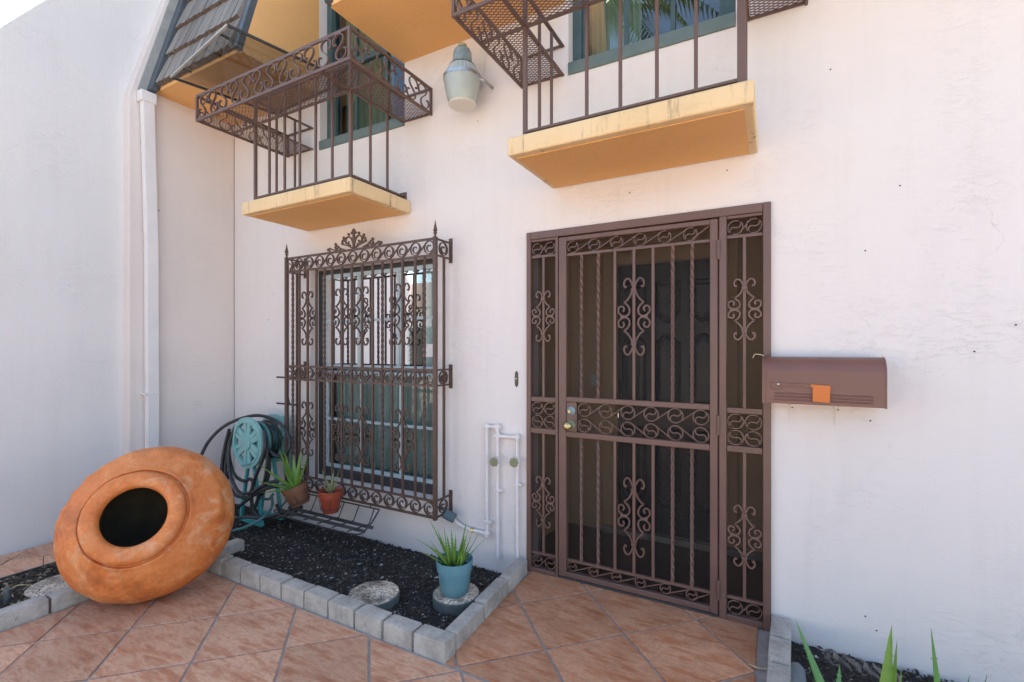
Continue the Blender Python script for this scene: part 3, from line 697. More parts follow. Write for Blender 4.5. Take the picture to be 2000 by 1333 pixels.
# neighbour's wall on the left
nb = thing('neighbour_house', (-4.81, -1, 0), 'tall pale bluish stucco side wall of the neighbouring house at left', 'house')
v0 = on_x(0, 55, -4.81); v1 = on_x(90, 0, -4.81)
sl_ = (v1.z-v0.z)/(v1.y-v0.y)
def nz(y): return v0.z+(y-v0.y)*sl_
pr = [(2.0, -.04), (2.0, nz(-.3)), (-.3, nz(-.3)), (-2.5, nz(-2.5)), (-2.5, -.04)]
nbm = MB(); vs = [(-4.81, y, z) for y, z in pr]+[(-5.3, y, z) for y, z in pr]
nbm.add(vs, [(0,1,2,3,4),(9,8,7,6,5)]+[(e,(e+1)%5,5+(e+1)%5,5+e) for e in range(5)]).build('side_wall', 'stucco_left', nb)
MB().box(-12, -5.31, -2.4, 6, -.04, 3.4).build('house_body', 'far_white', nb)

# ================================================================== DOWNSPOUT
ds = thing('downspout', (-4.66, -.745, 0), 'white square downspout in the corner beside the party wall', 'downspout')
yc = -.748
pp = MB().sweep([(-4.665, yc-.025, 3.56), (-4.665, yc+.005, 2.3), (-4.665, yc+.012, .06)], [(-.042, -.03), (.042, -.03), (.042, .03), (-.042, .03)], up=(1, 0, 0))
pp.build('pipe', 'downspout', ds, bevel=.004)
MB().box(-4.705, -4.625, yc-.085, yc+.03, 3.55, 3.64).build('outlet_box', 'downspout', ds, bevel=.006)
MB().box(-4.705, -4.63, yc-.06, yc+.055, 1.075, 1.09).build('strap', 'downspout', ds, bevel=.003)

# ================================================================== BALCONIES
IR = (0, 1, 0)
def s_scroll(cx, z0, z1, wdt, flip, r):
    """tall S with a curl at each end, in (u, z)"""
    s_ = -1 if flip else 1; h = z1-z0
    half = [(.24, .63), (.36, .60), (.45, .70), (.40, .88), (.16, 1.0), (-.12, .96), (-.25, .81), (-.18, .63), (0, .5)]
    full = half+[(-x, 1-y) for x, y in reversed(half[:-1])]
    return [(p.x, p.y) for p in catmull([(cx+s_*x*wdt, z0+y*h, 0) for x, y in full], 3)]
def zigzag(mb, x0, x1, y0, y1, z, px=.040, py=.011):
    ny = int((y1-y0)/py); nx = int((x1-x0)/(px/2)); pr_ = [(-.0016, -.0016), (.0016, -.0016), (.0016, .0016), (-.0016, .0016)]
    for j in range(ny):
        y = y0+j*(y1-y0)/ny; st = (y1-y0)/ny
        pts = [(x0+(x1-x0)*i/nx, y+(st if (i+j) % 2 else 0), z) for i in range(nx+1)]
        vs = []; fs = []
        for (x, yy, zz) in pts: vs += [(x, yy-.0018, zz), (x, yy+.0018, zz), (x, yy+.0018, zz+.003), (x, yy-.0018, zz+.003)]
        for i in range(nx):
            for e in range(4): fs.append((i*4+e, i*4+(e+1) % 4, i*4+4+(e+1) % 4, i*4+4+e))
        mb.add(vs, fs)
def balcony(x0, x1, ri0, ri1, to0, to1, label, bars_front, right_end_thick=False):
    root = thing('balcony', ((x0+x1)/2, 0, 2.5), label, 'balcony')
    yb = -.605
    sb = MB().box(x0, x1, yb, -.0015, 2.50, 2.598); sb.build('slab', 'slab', root, bevel=.012, seg=3, smooth=True)
    dr = MB(); dr.box(x0+.04, x1-.04, yb+.045, -.03, 2.494, 2.4985); dr.build('slab_underside', 'orange', root)
    Yr, zb, zt0, zt1 = -.53, 2.64, 3.215, 3.40
    # railing
    MB().bar([(ri0, Yr, zb), (ri1, Yr, zb)], .012, .026, IR).build('bottom_rail', 'rail_iron', root)
    for xx in (ri0, ri1):
        MB().bar([(xx, Yr+.014, zb), (xx, -.001, zb)], .012, .026, (1, 0, 0)).build('bottom_rail', 'rail_iron', root)
        MB().box(xx-.03, xx+.03, -.012, -.001, zb-.03, zb+.03).build('wall_plate', 'rail_iron', root)
    bar = MB().box(-.008, .008, -.008, .008, zb+.007, zt1); bme = bar.mesh('baluster', 'rail_iron', bevel=.002, seg=1)
    off = root.location
    for bx in bars_front:
        put('baluster', bme, root, (bx-off.x, Yr, -off.z))
    for xx in (ri0, ri1):
        for yy in (-.35, -.18): put('baluster', bme, root, (xx-off.x, yy, -off.z))
    for xx in (ri0, ri1):
        t = .017 if (right_end_thick and xx == ri1) else .011
        MB().box(xx-t, xx+t, Yr-t, Yr+t, 2.60, zt1+.002).build('corner_post', 'rail_iron', root, bevel=.002, seg=1)
    for zz in (zt0, zt1):                                       # rails at tray level
        MB().bar([(to0, Yr, zz), (to1, Yr, zz)], .01, .022, IR).build('rail', 'rail_iron', root) if zz == zt0 else MB().bar([(ri0, Yr, zz), (ri1, Yr, zz)], .01, .022, IR).build('rail', 'rail_iron', root)
        for xx in (ri0, ri1): MB().bar([(xx, -.79 if zz == zt0 else Yr, zz+.0005), (xx, -.001, zz+.0005)], .01, .022, (1, 0, 0)).build('rail', 'rail_iron', root)
    # planter tray outside the railing: outer frame, scroll fence, expanded metal floor
    Yo = -.79
    for zz in (zt0, zt1):
        t = .018
        MB().bar([(to0-.009, Yo, zz), (to1+.009, Yo, zz)], t, .012, IR).build('tray_rail', 'rail_iron', root)
        for xx in (to0, to1): MB().bar([(xx, Yo+.007, zz), (xx, -.001, zz)], t, .012, (1, 0, 0)).build('tray_rail', 'rail_iron', root)
    for xx in (to0, to1):
        for yy in (Yo, -.012): MB().box(xx-.008, xx+.008, yy-.008, yy+.008, zt0+.009, zt1-.009).build('tray_post', 'rail_iron', root)
    for xa, xb in ((to0, ri0), (ri1, to1)):
        for zz in (zt0, zt1): MB().bar([(xa+.01, -.013, zz+.001), (xb, -.013, zz+.001)], .014, .01, IR).build('tray_rail', 'rail_iron', root)
    z0, z1 = zt0+.012, zt1-.012
    n = 12; pitch = (to1-to0-.03)/n
    for k in range(n):
        cx = to0+.015+pitch*(k+.5); pl = s_scroll(0, z0, z1, .126, k % 2 == 1, .03)
        MB().bar([(cx+u, Yo, z) for u, z in pl], .0075, .014, IR).build('scroll', 'rail_iron', root)
    m = 6; py = (-.03-Yo-.02)/m
    for xx in (to0, to1):
        for k in range(m):
            cy = Yo+.015+py*(k+.5); pl = s_scroll(0, z0, z1, .126, k % 2 == 1, .03)
            MB().bar([(xx, cy+u, z) for u, z in pl], .006, .012, (1, 0, 0)).build('scroll', 'rail_iron', root)
    mm = MB(); z = zt0-.006
    zigzag(mm, to0+.008, to1-.008, Yo+.008, Yr-.004, z); zigzag(mm, to0+.008, ri0-.005, Yr+.004, -.02, z); zigzag(mm, ri1+.005, to1-.008, Yr+.004, -.02, z)
    q = mm.build('expanded_metal_floor', 'tray_mesh', root); q['kind'] = 'stuff'
    return root
fl = [on_y(360+z/2.778, 300, -.53).x for z in (462, 545, 627, 713, 803)]
balcony(-3.61, -2.437, -3.55, -2.508, -3.875, -2.235, 'left small balcony with scrolled iron planter tray above the barred window', fl)
fr_ = [on_y(840+z/2.941, 200, -.53).x for z in (900, 1093, 1303, 1527)]
balcony(-1.252, -.068, -1.18, -.119, -1.47, .15, 'right small balcony with plain iron bars above the screen door', fr_, True)

# clear acrylic canopy in a thin metal frame below the left eaves
FL, FR = on_y(334, 151, -.85), on_y(444, 49.5, -.95)
bk = Vector((.104, 1, .061))
BL = FL+bk*(.83); BR = FR+bk*(.93)
cn = thing('canopy_panel', (FL+FR)/2, 'clear acrylic canopy sheet in a thin metal frame under the shingled eaves', 'canopy')
up_ = (FR-FL).cross(bk).normalized()
MB().bar([FL, FR], .015, .014, up_).build('front_bar', 'pale_trim', cn)
for a, b_ in ((FL, BL), (FR, BR)): MB().bar([a, b_], .012, .018, up_).build('side_bar', 'black_iron', cn)
MB().bar([BL, BR], .012, .018, up_).build('back_bar', 'black_iron', cn)
sh_ = MB(); d_ = up_*.004; A, B_, C_, D_ = FL, FR, BR, BL
sh_.add([A-d_, B_-d_, C_-d_, D_-d_, A-d_*1.5, B_-d_*1.5, C_-d_*1.5, D_-d_*1.5], [(0,1,2,3),(7,6,5,4),(0,4,5,1),(1,5,6,2),(2,6,7,3),(3,7,4,0)]).build('sheet', 'acrylic', cn)
for t in (.2, .86):
    q = FL.lerp(FR, t); MB().bar([q, q+bk*.07-up_*.005], .012, .012, up_).build('clip', 'black_iron', cn)

# ================================================================== WALL LAMP
LY = -.17
lc = on_y(903, 160, LY); lp = thing('wall_lamp', (lc.x, 0, lc.z), 'blue grey outdoor area lamp with frosted cup between the two balconies', 'wall lamp')
px = (on_y(913, 160, LY)-on_y(893, 160, LY)).length/20; pz = (on_y(903, 150, LY).z-on_y(903, 170, LY).z)/20
zz = lambda y: on_y(903, y, LY).z
rr_ = lambda p: p*pz*.97
cx = lc.x
MB().lathe([(zz(129), rr_(21)), (zz(127), rr_(20)), (zz(106), rr_(18.5)), (zz(99), rr_(16)), (zz(95), rr_(10))], (cx, LY, 0), n=28).build('housing', 'lamp_metal', lp, smooth=True)
MB().lathe([(zz(94), rr_(10)), (zz(88), rr_(9)), (zz(86), rr_(6))], (cx, LY, 0), n=20).build('photocell', 'lamp_cap', lp, smooth=True)
MB().lathe([(zz(152), rr_(35)), (zz(144), rr_(32)), (zz(135), rr_(27)), (zz(131), rr_(25)), (zz(130.5), rr_(21))], (cx, LY, 0), n=56, flute=.04).build('fluted_collar', 'lamp_pale', lp)
MB().lathe([(zz(133), rr_(25.5)), (zz(131.5), rr_(26.8)), (zz(129.5), rr_(25))], (cx, LY, 0), n=36).build('band', 'black_iron', lp, smooth=True)
MB().lathe([(zz(158), rr_(38)), (zz(152), rr_(38.5)), (zz(151), rr_(36))], (cx, LY, 0), n=40).build('rim', 'chrome', lp, smooth=True)
MB().lathe([(zz(205), rr_(27)), (zz(190), rr_(31)), (zz(170), rr_(35)), (zz(158), rr_(37))], (cx, LY, 0), n=96, cap=False, flute=.012).build('refractor', 'refractor', lp, smooth=True)
MB().lathe([(zz(207), rr_(26)), (zz(205), rr_(28)), (zz(203.5), rr_(27.5))], (cx, LY, 0), n=40).build('lens', 'lens', lp, smooth=True)
MB().tube([(cx, LY+.03, zz(128)), (cx, LY+.1, zz(132)), (cx, -.004, zz(134))], .016, 10).build('arm', 'lamp_metal', lp, smooth=True)
MB().lathe([(0, .045), (.012, .04), (.02, .02)], (cx, -.001, zz(134)), (0, -1, 0), 20).build('wall_plate', 'lamp_metal', lp, smooth=True)
MB().tube([(cx+.10, LY+.02, zz(157)), (cx+.135, LY+.05, zz(160)), (cx+.14, -.002, zz(160))], .009, 8).build('side_bracket', 'chrome', lp, smooth=True)
a = on_y(938, 160, -.02); MB().tube(catmull([a, a+Vector((.012, -.015, .03)), a+Vector((.03, -.006, .09)), (on_y(950, 100, -.006))], 6), .004, 6).build('cable', 'white_pvc', lp, smooth=True)
MB().tube(catmull([a, a+Vector((.014, -.02, .012)), a+Vector((.02, -.01, -.014)), a+Vector((.03, -.02, -.02))], 5), .006, 6).build('clamp', 'chrome', lp, smooth=True)

# ================================================================== WINDOW GRILLE
gx0, gx1, GY = -3.65, -2.06, -.185
gr = thing('window_grille', ((gx0+gx1)/2, GY, .28), 'brown wrought iron cage grille with scrolls over the ground floor window', 'window grille')
def medal(W, H):
    """quarter paths of the double-scroll medallion, unit half sizes"""
    horn = [(.03, .70), (.12, .84), (.30, .97), (.50, .96), (.61, .86), (.55, .76), (.43, .78)]
    low = [(.08, .68), (.20, .55), (.40, .43), (.60, .37)]
    side = [(.60, .37), (.37, .28), (.26, .17), (.33, .06), (.55, .015), (.80, .05), (.96, .14), (.90, .25), (.70, .27), (.60, .20), (.68, .135)]
    out = []
    for path in (horn, low, side):
        c = catmull([(x, y, 0) for x, y in path], 3)
        for sx in (1, -1):
            for sy in (1, -1): out.append([(p.x*W*sx, p.y*H*sy) for p in c])
    return out
def medal_mesh(W, H, th, dp, mat, r0):
    mb = MB()
    for pl in medal(W, H): mb.bar([(u, 0, v) for u, v in pl], th, dp, IR)
    for sy in (1, -1): mb.box(-r0*1.5, r0*1.5, -r0*1.25, r0*1.25, sy*.69*H-.009, sy*.69*H+.009)
    for sx in (1, -1): mb.box(sx*.55*W-.018 if False else sx*.62*W-.02, sx*.62*W+.02, -.006, .006, -.007, .007)
    return mb.mesh('medallion', mat)
def ring_scroll(r, th, dp, mat, link=None, mirror=False, double=False):
    """ring with a yin-yang curl inside and a diagonal link to the next ring"""
    mb = MB(); s_ = -1 if mirror else 1
    ring = [(x, y*s_) for x, y in arc(0, 0, r, 0, 360, 22)][:-1]
    mb.bar([(x, 0, z) for x, z in ring], th, dp, IR, closed=True)
    a0 = R(-25); cs, sn = math.cos(a0), math.sin(a0)
    if double:
        sp = [(x*cs-y*sn, x*sn+y*cs) for x, y in [(r*(.98-.75*t)*math.cos(R(100-400*t)), r*(.98-.75*t)*math.sin(R(100-400*t))) for t in [i/22 for i in range(23)]]]
        mb.bar([(x, 0, z*s_) for x, z in sp], th, dp, IR)
    else:
        S_ = arc(0, r/2, r/2, 90, -90, 8)+arc(0, -r/2, r/2, 90, 270, 8)[1:]
        mb.bar([(x*cs-y*sn, 0, (x*sn+y*cs)*s_) for x, y in S_], th, dp, IR)
    if link:
        t = -55 if not double else 125
        x0_, z0_ = r*math.cos(R(t)), r*math.sin(R(t)); x1_, z1_ = link-r*math.cos(R(t)), -z0_
        mb.bar([(x0_, .0008, z0_*s_), (x1_, .0008, z1_*s_)], th, dp*.9, IR)
    return mb.mesh('scroll', mat)
L0 = gr.location
pos = [-3.65, -3.57, -3.485, -3.382, -3.276, -3.179, -3.089, -2.979, -2.872, -2.759, -2.65, -2.552, -2.461, -2.355, -2.238, -2.155, -2.06]
kind = 'pTboBTbobobTboBTp'
kind = ['post', 'tw', 'b', 'o', 'b', 'tw', 'b', 'o', 'b', 'o', 'b', 'tw', 'b', 'o', 'b', 'tw', 'post']
ZB = [(2.118, 2.232), (1.205, 1.315), (.285, .40)]
bar_me = MB().box(-.0075, .0075, -.0075, .0075, .40, 2.118).mesh('bar', 'iron')
def twist_mesh(z0, z1, r, mat, step=.012, tw=.42, name='twisted_bar'):
    n = int((z1-z0)/step); return MB().sweep([(0, 0, z0+(z1-z0)*i/n) for i in range(n+1)], [(-r, -r), (r, -r), (r, r), (-r, r)], up=(0, 1, 0), twist=tw).mesh(name, mat)
tw_me = twist_mesh(.40, 2.118, .0085, 'iron')
md = medal_mesh(.106, .225, .0085, .012, 'iron', .009)
for x, k in zip(pos, kind):
    if k == 'post': continue
    put('twisted_bar' if k == 'tw' else 'bar', tw_me if k == 'tw' else bar_me, gr, (x-L0.x, 0, -L0.z))
    if k == 'o':
        for zc in (1.715, .80): put('medallion', md, gr, (x-L0.x, -.004, zc-L0.z))
for x in (gx0, gx1):
    MB().box(x-.0135, x+.0135, GY-.0135, GY+.0135, .27, 2.245).build('corner_post', 'iron', gr, bevel=.002, seg=1)
    MB().lathe([(2.245, .010), (2.262, .010), (2.266, .017), (2.274, .017), (2.28, .008), (2.287, .021), (2.292, .018), (2.33, .008), (2.362, .0008)], (x, GY, 0), n=4).build('spear_finial', 'iron', gr)
sc = ring_scroll(.0455, .006, .013, 'iron', link=-.126, double=True)
sc_end = ring_scroll(.0455, .006, .013, 'iron', double=True)
for z0, z1 in ZB:
    for zz_ in (z0, z1):
        MB().bar([(gx0+.0137, GY, zz_), (gx1-.0137, GY, zz_)], .016, .012, (0, 0, 1) if False else IR).build('rail', 'iron', gr)
        for x in (gx0, gx1): MB().bar([(x, GY+.0137, zz_), (x, -.006, zz_)], .012, .012, (1, 0, 0)).build('side_rail', 'iron', gr)
    for k in range(13):
        put('scroll', sc if k else sc_end, gr, (-3.614+k*.1253-L0.x, 0, (z0+z1)/2-L0.z))
    for x in (gx0, gx1):
        put('scroll', sc_end, gr, (x-L0.x, .092, (z0+z1)/2-L0.z), (0, 0, R(90)))
        MB().box(x-.015, x+.015, -.006, -.0005, z0-.03, z1+.035).build('wall_plate', 'iron', gr)
for x in (gx0, gx1): put('bar', bar_me, gr, (x-L0.x, .10, -L0.z))
# cast crest on the top rail
cr = MB(); xc, zc = -2.85, 2.238
for s_ in (1, -1):
    for path in ([(0, .02), (.02, .075), (.055, .10), (.085, .085), (.085, .055), (.06, .045), (.055, .065)], [(.02, .01), (.06, .03), (.11, .045), (.125, .07), (.105, .085), (.095, .065)],
                 [(.10, .004), (.15, .02), (.185, .045), (.205, .03), (.19, .015), (.175, .028)], [(.18, .004), (.235, .016), (.265, .03), (.28, .014), (.262, .008)]):
        cr.bar([(xc+s_*p.x, GY, zc+p.y) for p in catmull([(x, z, 0) for x, z in path], 4)], .011, .012, IR)
    for (bx, bz) in ((.055, .118), (.108, .098), (.125, .052), (.2, .056), (.045, .03), (.15, .005), (.285, .02)): cr.lathe([(-.012, .002), (-.006, .011), (.006, .011), (.012, .002)], (xc+s_*bx, GY, zc+bz), (0, 1, 0), 8)
cr.bar([(xc, GY, zc), (xc, GY, zc+.12)], .016, .014, IR)
for (bx, bz, r_) in ((0, .142, .016), (-.018, .125, .012), (.018, .125, .012), (0, .095, .014)): cr.lathe([(-.012, .003), (-.005, r_), (.005, r_), (.012, .003)], (xc+bx, GY, zc+bz), (0, 1, 0), 10)
cr.build('crest', 'iron', gr)
for y_ in (737, 788):
    a = on_y(541, y_, -.10); MB().tube([a, (gx0+.02, -.10, a.z)], .008, 8).build('latch_bar', 'black_iron', gr)
a = on_y(556, 737, -.10); b_ = on_y(566, 792, -.10); MB().bar([a, b_], .01, .006, IR).build('latch_link', 'black_iron', gr)

# ================================================================== SECURITY DOOR
sd_ = thing('security_door', (-.72, 0, 0), 'brown iron security screen door with twisted bars and two side panels', 'security door')
DI = 'door_iron'
def dbox(name, x0, x1, z0, z1, y0=-.02, y1=.02, par=sd_, mat=DI, bev=.003): return MB().box(x0, x1, y0, y1, z0, z1).build(name, mat, par, bevel=bev, seg=1)
def framed(name, boxes, par, mat=DI):
    m_ = MB()
    for b_ in boxes: m_.box(*b_)
    return m_.build(name, mat, par, bevel=.003, seg=1)
fr = framed('door_frame', [(-1.431, -1.400, -.025, .025, .0, 2.231), (-.045, -.007, -.025, .025, .0, 2.231), (-1.3995, -.0455, -.024, .024, 2.183, 2.2308), (-1.224, -1.206, -.024, .024, .002, 2.1825),
    (-.256, -.219, -.024, .024, .002, 2.1825), (-1.3995, -1.2245, -.024, .024, .0, .028), (-.2185, -.0455, -.024, .024, .0, .032)], sd_)
dbox('threshold', -1.2055, -.2565, .0, .012, -.02, .024, fr, 'black_iron')
leaf = framed('door_leaf', [(-1.202, -1.150, -.02, .02, .016, 2.176), (-.303, -.262, -.02, .02, .016, 2.176)]+[(-1.1498, -.3032, -.019, .019, z0, z1) for z0, z1 in ((2.148, 2.176), (1.128, 1.160), (.905, .940), (.016, .048))], sd_)
for zc in (2.062, .122): MB().box(-1.1498, -.3032, -.008, .008, zc-.008, zc+.008).build('thin_rail', DI, leaf)
bars = (-1.053, -.943, -.837, -.722, -.611, -.502, -.397)
for i, x in enumerate(bars):
    for z0, z1 in ((1.16, 2.054), (.130, .905)):
        if i in (0, 1, 5, 6): me = twist_mesh(0, z1-z0, .0078, DI, .012, .36)
        else: me = MB().box(-.008, .008, -.008, .008, 0, z1-z0).mesh('bar', DI)
        put('twisted_bar' if i in (0, 1, 5, 6) else 'bar', me, leaf, (x+.72, -.004, z0))
m1 = medal_mesh(.097, .232, .0085, .011, DI, .009)
for zc in (1.656, .466): put('medallion', m1, leaf, (-.722+.72, -.010, zc))
def band(par, x0, x1, n, zc, r, mirror=False):
    p = (x1-x0-2*r-.01)/(n-1) if n > 1 else 0; a = ring_scroll(r, .0055, .010, DI, link=p, mirror=mirror); e = ring_scroll(r, .0055, .010, DI, mirror=mirror)
    for k in range(n): put('scroll', a if k < n-1 else e, par, (x0+r+.005+p*k+.72, -.004, zc))
band(leaf, -1.1495, -.365, 6, 2.109, .036); band(leaf, -1.1495, -.365, 6, .085, .029)
MB().bar([(-.415+.02, -.004, 2.083), (-.305, -.004, 2.145)], .0055, .009, IR).build('scroll_tail', DI, leaf); MB().bar([(-.40+.01, -.004, .062), (-.305, -.004, .112)], .0055, .009, IR).build('scroll_tail', DI, leaf)
dbox('lock_plate', -1.1497, -1.082, .9405, 1.1275, -.014, .014, leaf)
band(leaf, -1.078, -.305, 6, 1.083, .041); band(leaf, -1.078, -.305, 6, .985, .041, True)
MB().box(-1.1497, -.3033, .021, .0225, .049, 2.147).build('screen_mesh', 'screen', leaf)
for zc, r_ in ((1.072, .027), (.984, .029)):
    q = zc
    MB().lathe([(0, r_), (.006, r_), (.012, r_*.75), (.022, r_*.55), (.026, r_*.3)], (-1.117, -.0145, zc), (0, -1, 0), 24).build('lock', 'lamp_metal' if zc > 1 else 'green_brass', leaf, smooth=True)
MB().lathe([(0, .014), (.02, .012), (.03, .023), (.05, .026), (.058, .02), (.06, .012)], (-1.117, -.036, .984), (0, -1, 0), 24).build('knob', 'brass', leaf, smooth=True)
MB().lathe([(0, .012), (.008, .010)], (-1.117, -.0405, 1.072), (0, -1, 0), 16).build('key_cylinder', 'brass', leaf, smooth=True)
for zc in (2.005, 1.05, .155):
    MB().lathe([(zc-.055, .0005), (zc-.053, .008), (zc-.018, .009), (zc-.017, .0075), (zc-.016, .009), (zc+.018, .009), (zc+.019, .0075), (zc+.02, .009), (zc+.052, .008), (zc+.056, .0005)], (-.259, -.029, 0), n=12).build('hinge', DI, sd_, smooth=True)
m2 = medal_mesh(.082, .165, .0085, .011, DI, .009)
for (x0, x1) in ((-1.3995, -1.2245), (-.2185, -.0455)):
    xc = (x0+x1)/2
    sp_ = framed('side_panel', [(x0, x1, -.018, .018, 2.166, 2.1825), (x0, x1, -.019, .019, 1.118, 1.15), (x0, x1, -.019, .019, .91, .945)], sd_)
    for zc in (2.07, .122): MB().box(x0, x1, -.008, .008, zc-.008, zc+.008).build('thin_rail', DI, sp_)
    for z0, z1 in ((1.15, 2.062), (.13, .91)): MB().box(xc-.0075, xc+.0075, -.012, .004, z0, z1).build('bar', DI, sp_)
    for zc in (1.676, .465): put('medallion', m2, sp_, (xc+.72, -.012, zc))
    band(sp_, x0, x1, 2, 2.118, .037); band(sp_, x0, x1, 2, .072, .036); band(sp_, x0, x1, 2, 1.075, .039); band(sp_, x0, x1, 2, .988, .039, True)
    MB().box(x0, x1, .021, .0225, .033, 2.165).build('screen_mesh', 'screen', sp_)

# ================================================================== DOORBELL, MAILBOX
q = on_y(1009, 741); db = thing('doorbell', (q.x, 0, q.z), 'small dark pointed doorbell plate left of the screen door', 'doorbell')
oc = [(x*1.45, z*1.2) for x, z in [(0, .048), (.008, .036), (.0095, .01), (.0095, -.02), (.008, -.036), (0, -.046), (-.008, -.036), (-.0095, -.02), (-.0095, .01), (-.008, .036)]]
mb = MB(); n_ = len(oc); vs = [(q.x+x, -.0005, q.z+z) for x, z in oc]+[(q.x+x*.8, -.006, q.z+z*.95) for x, z in oc]
mb.add(vs, [tuple(range(n_)), tuple(range(2*n_-1, n_-1, -1))]+[(e, (e+1) % n_, n_+(e+1) % n_, n_+e) for e in range(n_)]).build('plate', 'bell', db)
MB().lathe([(0, .0055), (.003, .005), (.004, .003)], (q.x, -.006, q.z+.003), (0, -1, 0), 12).build('button', 'button', db)

mx0, mx1, my0, my1, mz0 = -.042, .449, -.165, -.012, 1.197
mbx = thing('mailbox', (.2, -.08, mz0), 'brown metal mailbox with orange flag on the wall right of the door', 'mailbox')
def mprof(g=0):
    yc_ = (my0+my1)/2; rr = (my1-my0)/2-g; zs_ = mz0+.155
    pts = [(yc_-rr, mz0+g)]+[(yc_+rr*math.cos(R(a)), zs_+(rr*1.0)*math.sin(R(a))) for a in range(180, -1, -15)]+[(yc_+rr, mz0+g)]
    return pts
def extr(prof, x0, x1):
    n = len(prof); vs = [(x0, y, z) for y, z in prof]+[(x1, y, z) for y, z in prof]
    return vs, [tuple(range(n)), tuple(range(2*n-1, n-1, -1))]+[(e, (e+1) % n, n+(e+1) % n, n+e) for e in range(n)]
b0 = MB().add(*extr(mprof(.002), mx0+.012, mx1-.006)); b0.build('body', 'mail', mbx, smooth=True)
MB().add(*extr(mprof(0), mx1-.006, mx1)).build('back_rim', 'mail', mbx, smooth=True)
MB().add(*extr(mprof(-.001), mx0-.004, mx0+.0118)).build('door', 'mail', mbx, smooth=True)
for k in range(3):
    z = mz0+.022+k*.015; MB().tube([(mx0+.05, my0+.0015, z), (mx1-.05, my0+.0015, z)], .004, 8).build('pressed_rib', 'mail', mbx, smooth=True)
MB().box(mx0+.036, mx0+.075, my0-.004, my0+.001, 1.268, 1.302).build('flag_pivot', 'mail', mbx, bevel=.002)
MB().lathe([(0, .0065), (.006, .006), (.008, .003)], (mx0+.066, my0-.004, 1.293), (0, -1, 0), 12).build('pivot_screw', 'chrome', mbx, smooth=True)
MB().add([(mx0+.066, my0-.009, 1.291), (.165, my0-.009, 1.284), (.165, my0-.009, 1.297), (mx0+.066, my0-.009, 1.300), (mx0+.066, my0-.006, 1.291), (.165, my0-.006, 1.284), (.165, my0-.006, 1.297), (mx0+.066, my0-.006, 1.300)], [(0,1,2,3),(7,6,5,4),(0,4,5,1),(1,5,6,2),(2,6,7,3),(3,7,4,0)]).build('flag_arm', 'mail', mbx)
fg = [(.158, 1.284), (.166, 1.284), (.166, 1.217), (.233, 1.213), (.236, 1.293), (.158, 1.297)]
vs = [(x, my0-.012, z) for x, z in fg]+[(x, my0-.0095, z) for x, z in fg]
MB().add(vs, [tuple(range(6)), tuple(range(11, 5, -1))]+[(e, (e+1) % 6, 6+(e+1) % 6, 6+e) for e in range(6)]).build('flag', 'flag', mbx)
for bx in (.088, .283):
    mb = MB(); mb.box(bx-.012, bx+.012, -.005, -.0005, 1.085, 1.196); mb.box(bx-.012, bx+.012, my0+.02, -.005, 1.1925, 1.1965); mb.build('bracket', 'stucco', mbx)
    MB().lathe([(0, .004), (.002, .003)], (bx, -.005, 1.165), (0, -1, 0), 8).build('screw', 'mark', mbx)
a = Vector((mx0+.004, my0+.02, 1.43)); dw = MB().tube(catmull([a, a+Vector((-.015, 0, .006)), a+Vector((-.04, -.004, .008)), a+Vector((-.05, -.004, -.012))], 4), .0022, 5).build('dry_twig', 'dry', None); tag(dw, 'thin pale dry twig caught on the mailbox corner', 'twig')

# ================================================================== WATER PIPES
wp = thing('water_pipes', (-1.62, -.03, .05), 'white painted water pipes with two valves on the wall beside the door', 'pipes')
PY = -.028; rp = .0125
P = lambda x, y: on_y(x, y, PY)
j1, j2, j3 = P(953, 834), P(975, 834), P(953, 1042)
def pipe(pts, r=rp, name='pipe'): return MB().tube(pts, r, 12).build(name, 'white_pvc', wp, smooth=True)
A1 = Vector((-1.735, PY, .925)); A2 = Vector((-1.65, PY, .93)); A3 = Vector((-1.735, PY, .185))
pipe([A1, A3]); pipe([A1, A2]); pipe([A2, (A2.x, PY, .03)])
B1 = Vector((A2.x, PY, .868)); B2 = Vector((-1.497, PY, .872)); pipe([B1, B2]); pipe([B2, (B2.x, PY, .03)])
pipe([A3, (A3.x-.11, PY, .187)]); pipe(catmull([(A3.x-.13, PY, .188), (A3.x-.22, PY-.002, .205), (A3.x-.32, PY-.004, .262)], 6), .011)
MB().tube([(A3.x-.108, PY, .187), (A3.x-.135, PY, .188)], .016, 6).build('brass_union', 'brass', wp)
for c_, ax in ((A1, 0), (A2, 0), (A3, 0), (B2, 0), (B1, 0)):
    MB().lathe([(-.022, .016), (.022, .016)], c_, (0, 0, 1), 12).build('fitting', 'white_pvc', wp, smooth=True)
    MB().lathe([(-.02, .0155), (.02, .0155)], c_, (1, 0, 0), 12).build('fitting', 'white_pvc', wp, smooth=True)
for x_, z_ in ((A2.x, .70), (B2.x, .715)):
    MB().lathe([(z_-.045, .016), (z_-.03, .016), (z_-.02, .012), (z_+.02, .012), (z_+.03, .016), (z_+.045, .016)], (x_, PY, 0), n=12).build('valve_body', 'white_pvc', wp, smooth=True)
    v = MB(); v.lathe([(0, .007), (.035, .006)], (x_, PY-.01, z_), (0, -1, 0), 10); v.lathe([(.03, .026), (.034, .033), (.042, .033), (.045, .026)], (x_, PY-.01, z_), (0, -1, 0), 16, flute=-.16); v.build('valve_wheel', 'green_brass', wp)
for x_, z_ in ((A3.x, .27), (A2.x, .50), (B2.x, .56)):
    mb = MB(); mb.box(x_-.016, x_+.036, PY-.0145, -.0005, z_-.008, z_+.008); mb.build('clip', 'white_pvc', wp, bevel=.002)

